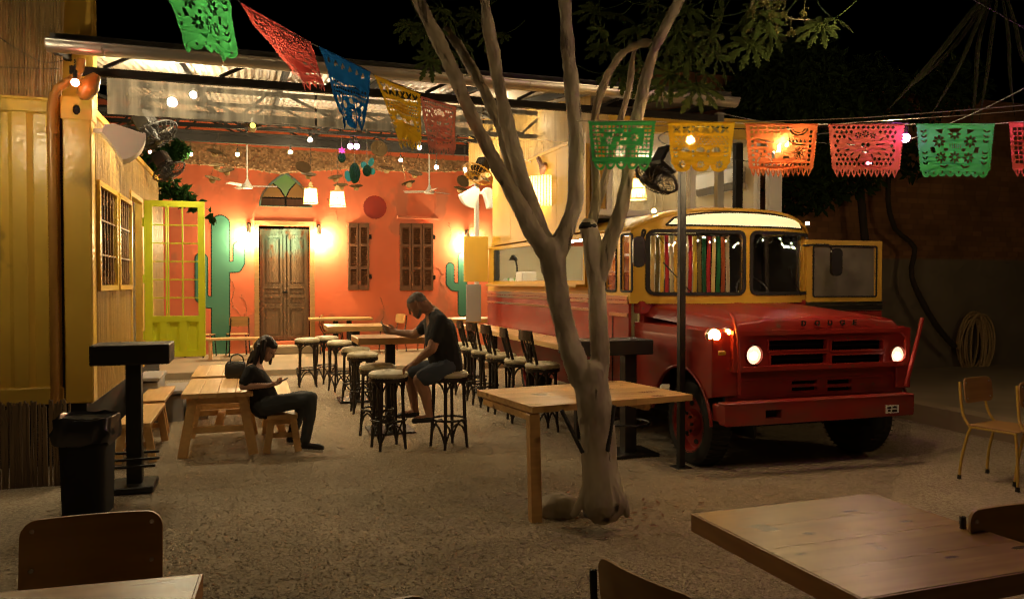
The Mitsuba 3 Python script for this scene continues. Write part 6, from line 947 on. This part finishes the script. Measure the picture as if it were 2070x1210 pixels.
# --- woman on the pine bench
wom = thing('person', 'long haired woman in black sitting on the pine bench with a phone', 'person'); J, Bn = {}, []
DM = 7.42; hc_ = gd(538, 706, DM); f, u, r = head(J, Bn, hc_, RT*.80+V(0, 0, -.55)-FWD*.20, RT*.45+V(0, 0, 1), .92)
P_('nk', 517, 732, .02, .048); P_('nk2', 525, 720, 0, .047); P_('s1', 506, 750, -.16, .050); P_('s2', 518, 752, .17, .050); P_('c1', 517, 765, -.06, .088); P_('c2', 521, 766, .07, .088); P_('ab', 530, 792, 0, .105); P_('hp', 534, 816, 0, .118); P_('h1', 540, 820, -.09, .085); P_('h2', 540, 820, .09, .085)
P_('e1', 491, 781, -.22, .034); P_('w1', 538, 779, -.17, .023); P_('e2', 512, 786, .22, .034); P_('w2', 544, 776, .06, .023); P_('k1', 627, 805, -.09, .056); P_('a1', 618, 886, -.10, .036); P_('k2', 616, 802, .12, .056); P_('a2', 590, 876, .12, .036); P_('cf', 626, 838, -.10, .048); P_('cf2', 606, 835, .12, .047)
P_('hl1', 617, 899, -.10, .032); P_('t1', 642, 902, -.12, .028); P_('tt1', 650, 904, -.12, .020); P_('hl2', 587, 886, .12, .032); P_('t2', 600, 888, .11, .028); P_('tt2', 608, 890, .11, .02)
Bn += [('sk1', 'nk2'), ('nk2', 'nk'), ('jw1', 'jw2', 'nk2'), ('nk', 's1', 'c1'), ('nk', 's2', 'c2'), ('c1', 'c2', 's1', 's2'), ('c1', 'c2', 'ab'), ('ab', 'hp'), ('hp', 'h1', 'h2'), ('s1', 'e1'), ('e1', 'w1'), ('s2', 'e2'), ('e2', 'w2'), ('h1', 'k1'), ('k1', 'cf'), ('cf', 'a1'), ('h2', 'k2'), ('k2', 'cf2'), ('cf2', 'a2'), ('a1', 'hl1'), ('hl1', 't1'), ('t1', 'tt1'), ('a2', 'hl2'), ('hl2', 't2'), ('t2', 'tt2')]
hand(J, Bn, 'L', V(*J['w1'][:3]), RT*1+V(0, 0, .12)+FWD*.3, V(0, 0, 1)-RT*.2, .7, .9); hand(J, Bn, 'R', V(*J['w2'][:3]), RT*.9+V(0, 0, .05)-FWD*.35, V(0, 0, 1), .8, .9)
put('body', blob(J, Bn, .016, 5), 'm_skin2', wom, True)
S = G_(J, .014); S['se1'] = mid(J['s1'], J['e1'], .68, .054); S['se2'] = mid(J['s2'], J['e2'], .6, .054); S['lo'] = (*gd(536, 818, DM), .138)
sh = blob(S, [('c1', 'c2', 's1', 's2'), ('c1', 'c2', 'ab'), ('ab', 'lo'), ('s1', 'se1'), ('s2', 'se2'), ('s1', 's2', (*gd(514, 742, DM), .052))], .02, 6); sh.vertices += sh.vertex_normals*(.034*(meshkit.fbm(sh.vertices*V(12, 12, 6), 4, 3)-.5))[:, None]; put('t_shirt', sh, 'm_shirt', wom, True)
S = G_(J, .010); sh = blob(S, [('hp', 'h1', 'h2'), ('h1', 'k1'), ('k1', 'cf'), ('cf', 'a1'), ('h2', 'k2'), ('k2', 'cf2'), ('cf2', 'a2')], .02, 6); sh.vertices += sh.vertex_normals*(.022*(meshkit.fbm(sh.vertices*V(11, 11, 20), 3, 3)-.5))[:, None]; put('trousers', sh, 'm_leggings', wom, True)
s_ = .92; hr_ = lambda a, b, d, q: (*(hc_+(f*a+u*b+r*d)*s_), q)
lock = lambda pts, q: [(*gd(x, y, DM+dd), w) for (x, y, dd), w in zip(pts, q)]
H = {'a': hr_(-.035, .050, 0, .082), 'b': hr_(.022, .060, 0, .062), 'c': hr_(-.055, .0, .03, .066), 'd': hr_(-.055, .0, -.03, .066)}; HB = [('a', 'b'), ('a', 'c', 'd')]
for i, L in enumerate((((514, 712, 0), (505, 730, .0), (499, 748, .03)), ((518, 712, -.07), (509, 730, -.09), (503, 750, -.09)), ((520, 712, .07), (511, 730, .09), (506, 750, .10)), ((533, 690, -.075), (531, 715, -.095), (528, 733, -.10)), ((541, 690, .055), (548, 708, .078), (546, 734, .082)), ((538, 689, .03), (546, 697, .06), (550, 716, .075)), ((524, 700, -.08), (518, 722, -.10), (512, 744, -.11)))):
    Q = lock(L, (.030, .026, .013))
    for n, q in enumerate(Q): H[f'{i}{n}'] = q
    HB += [(f'{i}0', f'{i}1'), (f'{i}1', f'{i}2')]
hm = blob(H, HB, .014, 6); hm.vertices += hm.vertex_normals*(.010*(meshkit.fbm(hm.vertices*V(45, 45, 5), 3, 3)-.5))[:, None]; put('hair', hm, 'm_hair', wom, True)
for sg in (-1, 1): put('eye', trimesh.creation.icosphere(2, .010).apply_translation(hc_+f*.071+u*.011+r*.028*sg), 'm_phone', wom, True)
for n in '12':
    A = {'a': (*(V(*J['hl'+n][:3])+V(0, 0, -.008)), .038), 'b': (*(V(*J['tt'+n][:3])+V(0, 0, -.002)), .027), 'c': (*(V(*J['t'+n][:3])+V(0, 0, -.004)), .034), 'd': (*(V(*J['a'+n][:3])+V(0, 0, -.03)), .040)}
    k = put('shoe', blob(A, [('a', 'c'), ('c', 'b'), ('a', 'd')], .016), 'm_black', wom, True); lo = {q: (*(V(*A[q][:3])+V(0, 0, -.022)), A[q][3]*.8) for q in 'acb'}; put('sole', blob(lo, [('a', 'c'), ('c', 'b')], .016), 'm_white', k, True)
pw_ = V(*J['w1'][:3]); ph = thing('phone', 'black phone held in both hands by the seated woman', 'phone'); M = fr(pw_+RT*.125+V(0, 0, .035)+FWD*.03, RT*.92+V(0, 0, .45), FWD*.9-RT*.2); put('case', moved(cbox(-.072, .072, -.035, .035, -.004, .004, .003), M), 'm_phone', ph); put('screen', moved(cbox(-.068, .068, -.032, .032, .0042, .0052, 0), M), 'm_dark', ph)
# her bag on the table
c = gd(478, 744, 8.3); bg = thing('handbag', 'black handbag standing on the picnic table behind the woman', 'bag'); put('body', moved(rings([rect_ring(.10, .055, 0), rect_ring(.115, .065, .05, 48, .04, 1), rect_ring(.105, .05, .14, 48, .06, 2), rect_ring(.09, .02, .175, 48, .08, 3)]), pose(c[0], c[1], .60, -14)), 'm_black', bg, True)
for d in (-.03, .03): put('handle', stube([(c[0]-.06, c[1]+d, .76), (c[0]-.045, c[1]+d, .83), (c[0]+.01, c[1]+d, .85), (c[0]+.06, c[1]+d, .82), (c[0]+.075, c[1]+d, .75)], .006, 16, 6), 'm_black', bg)
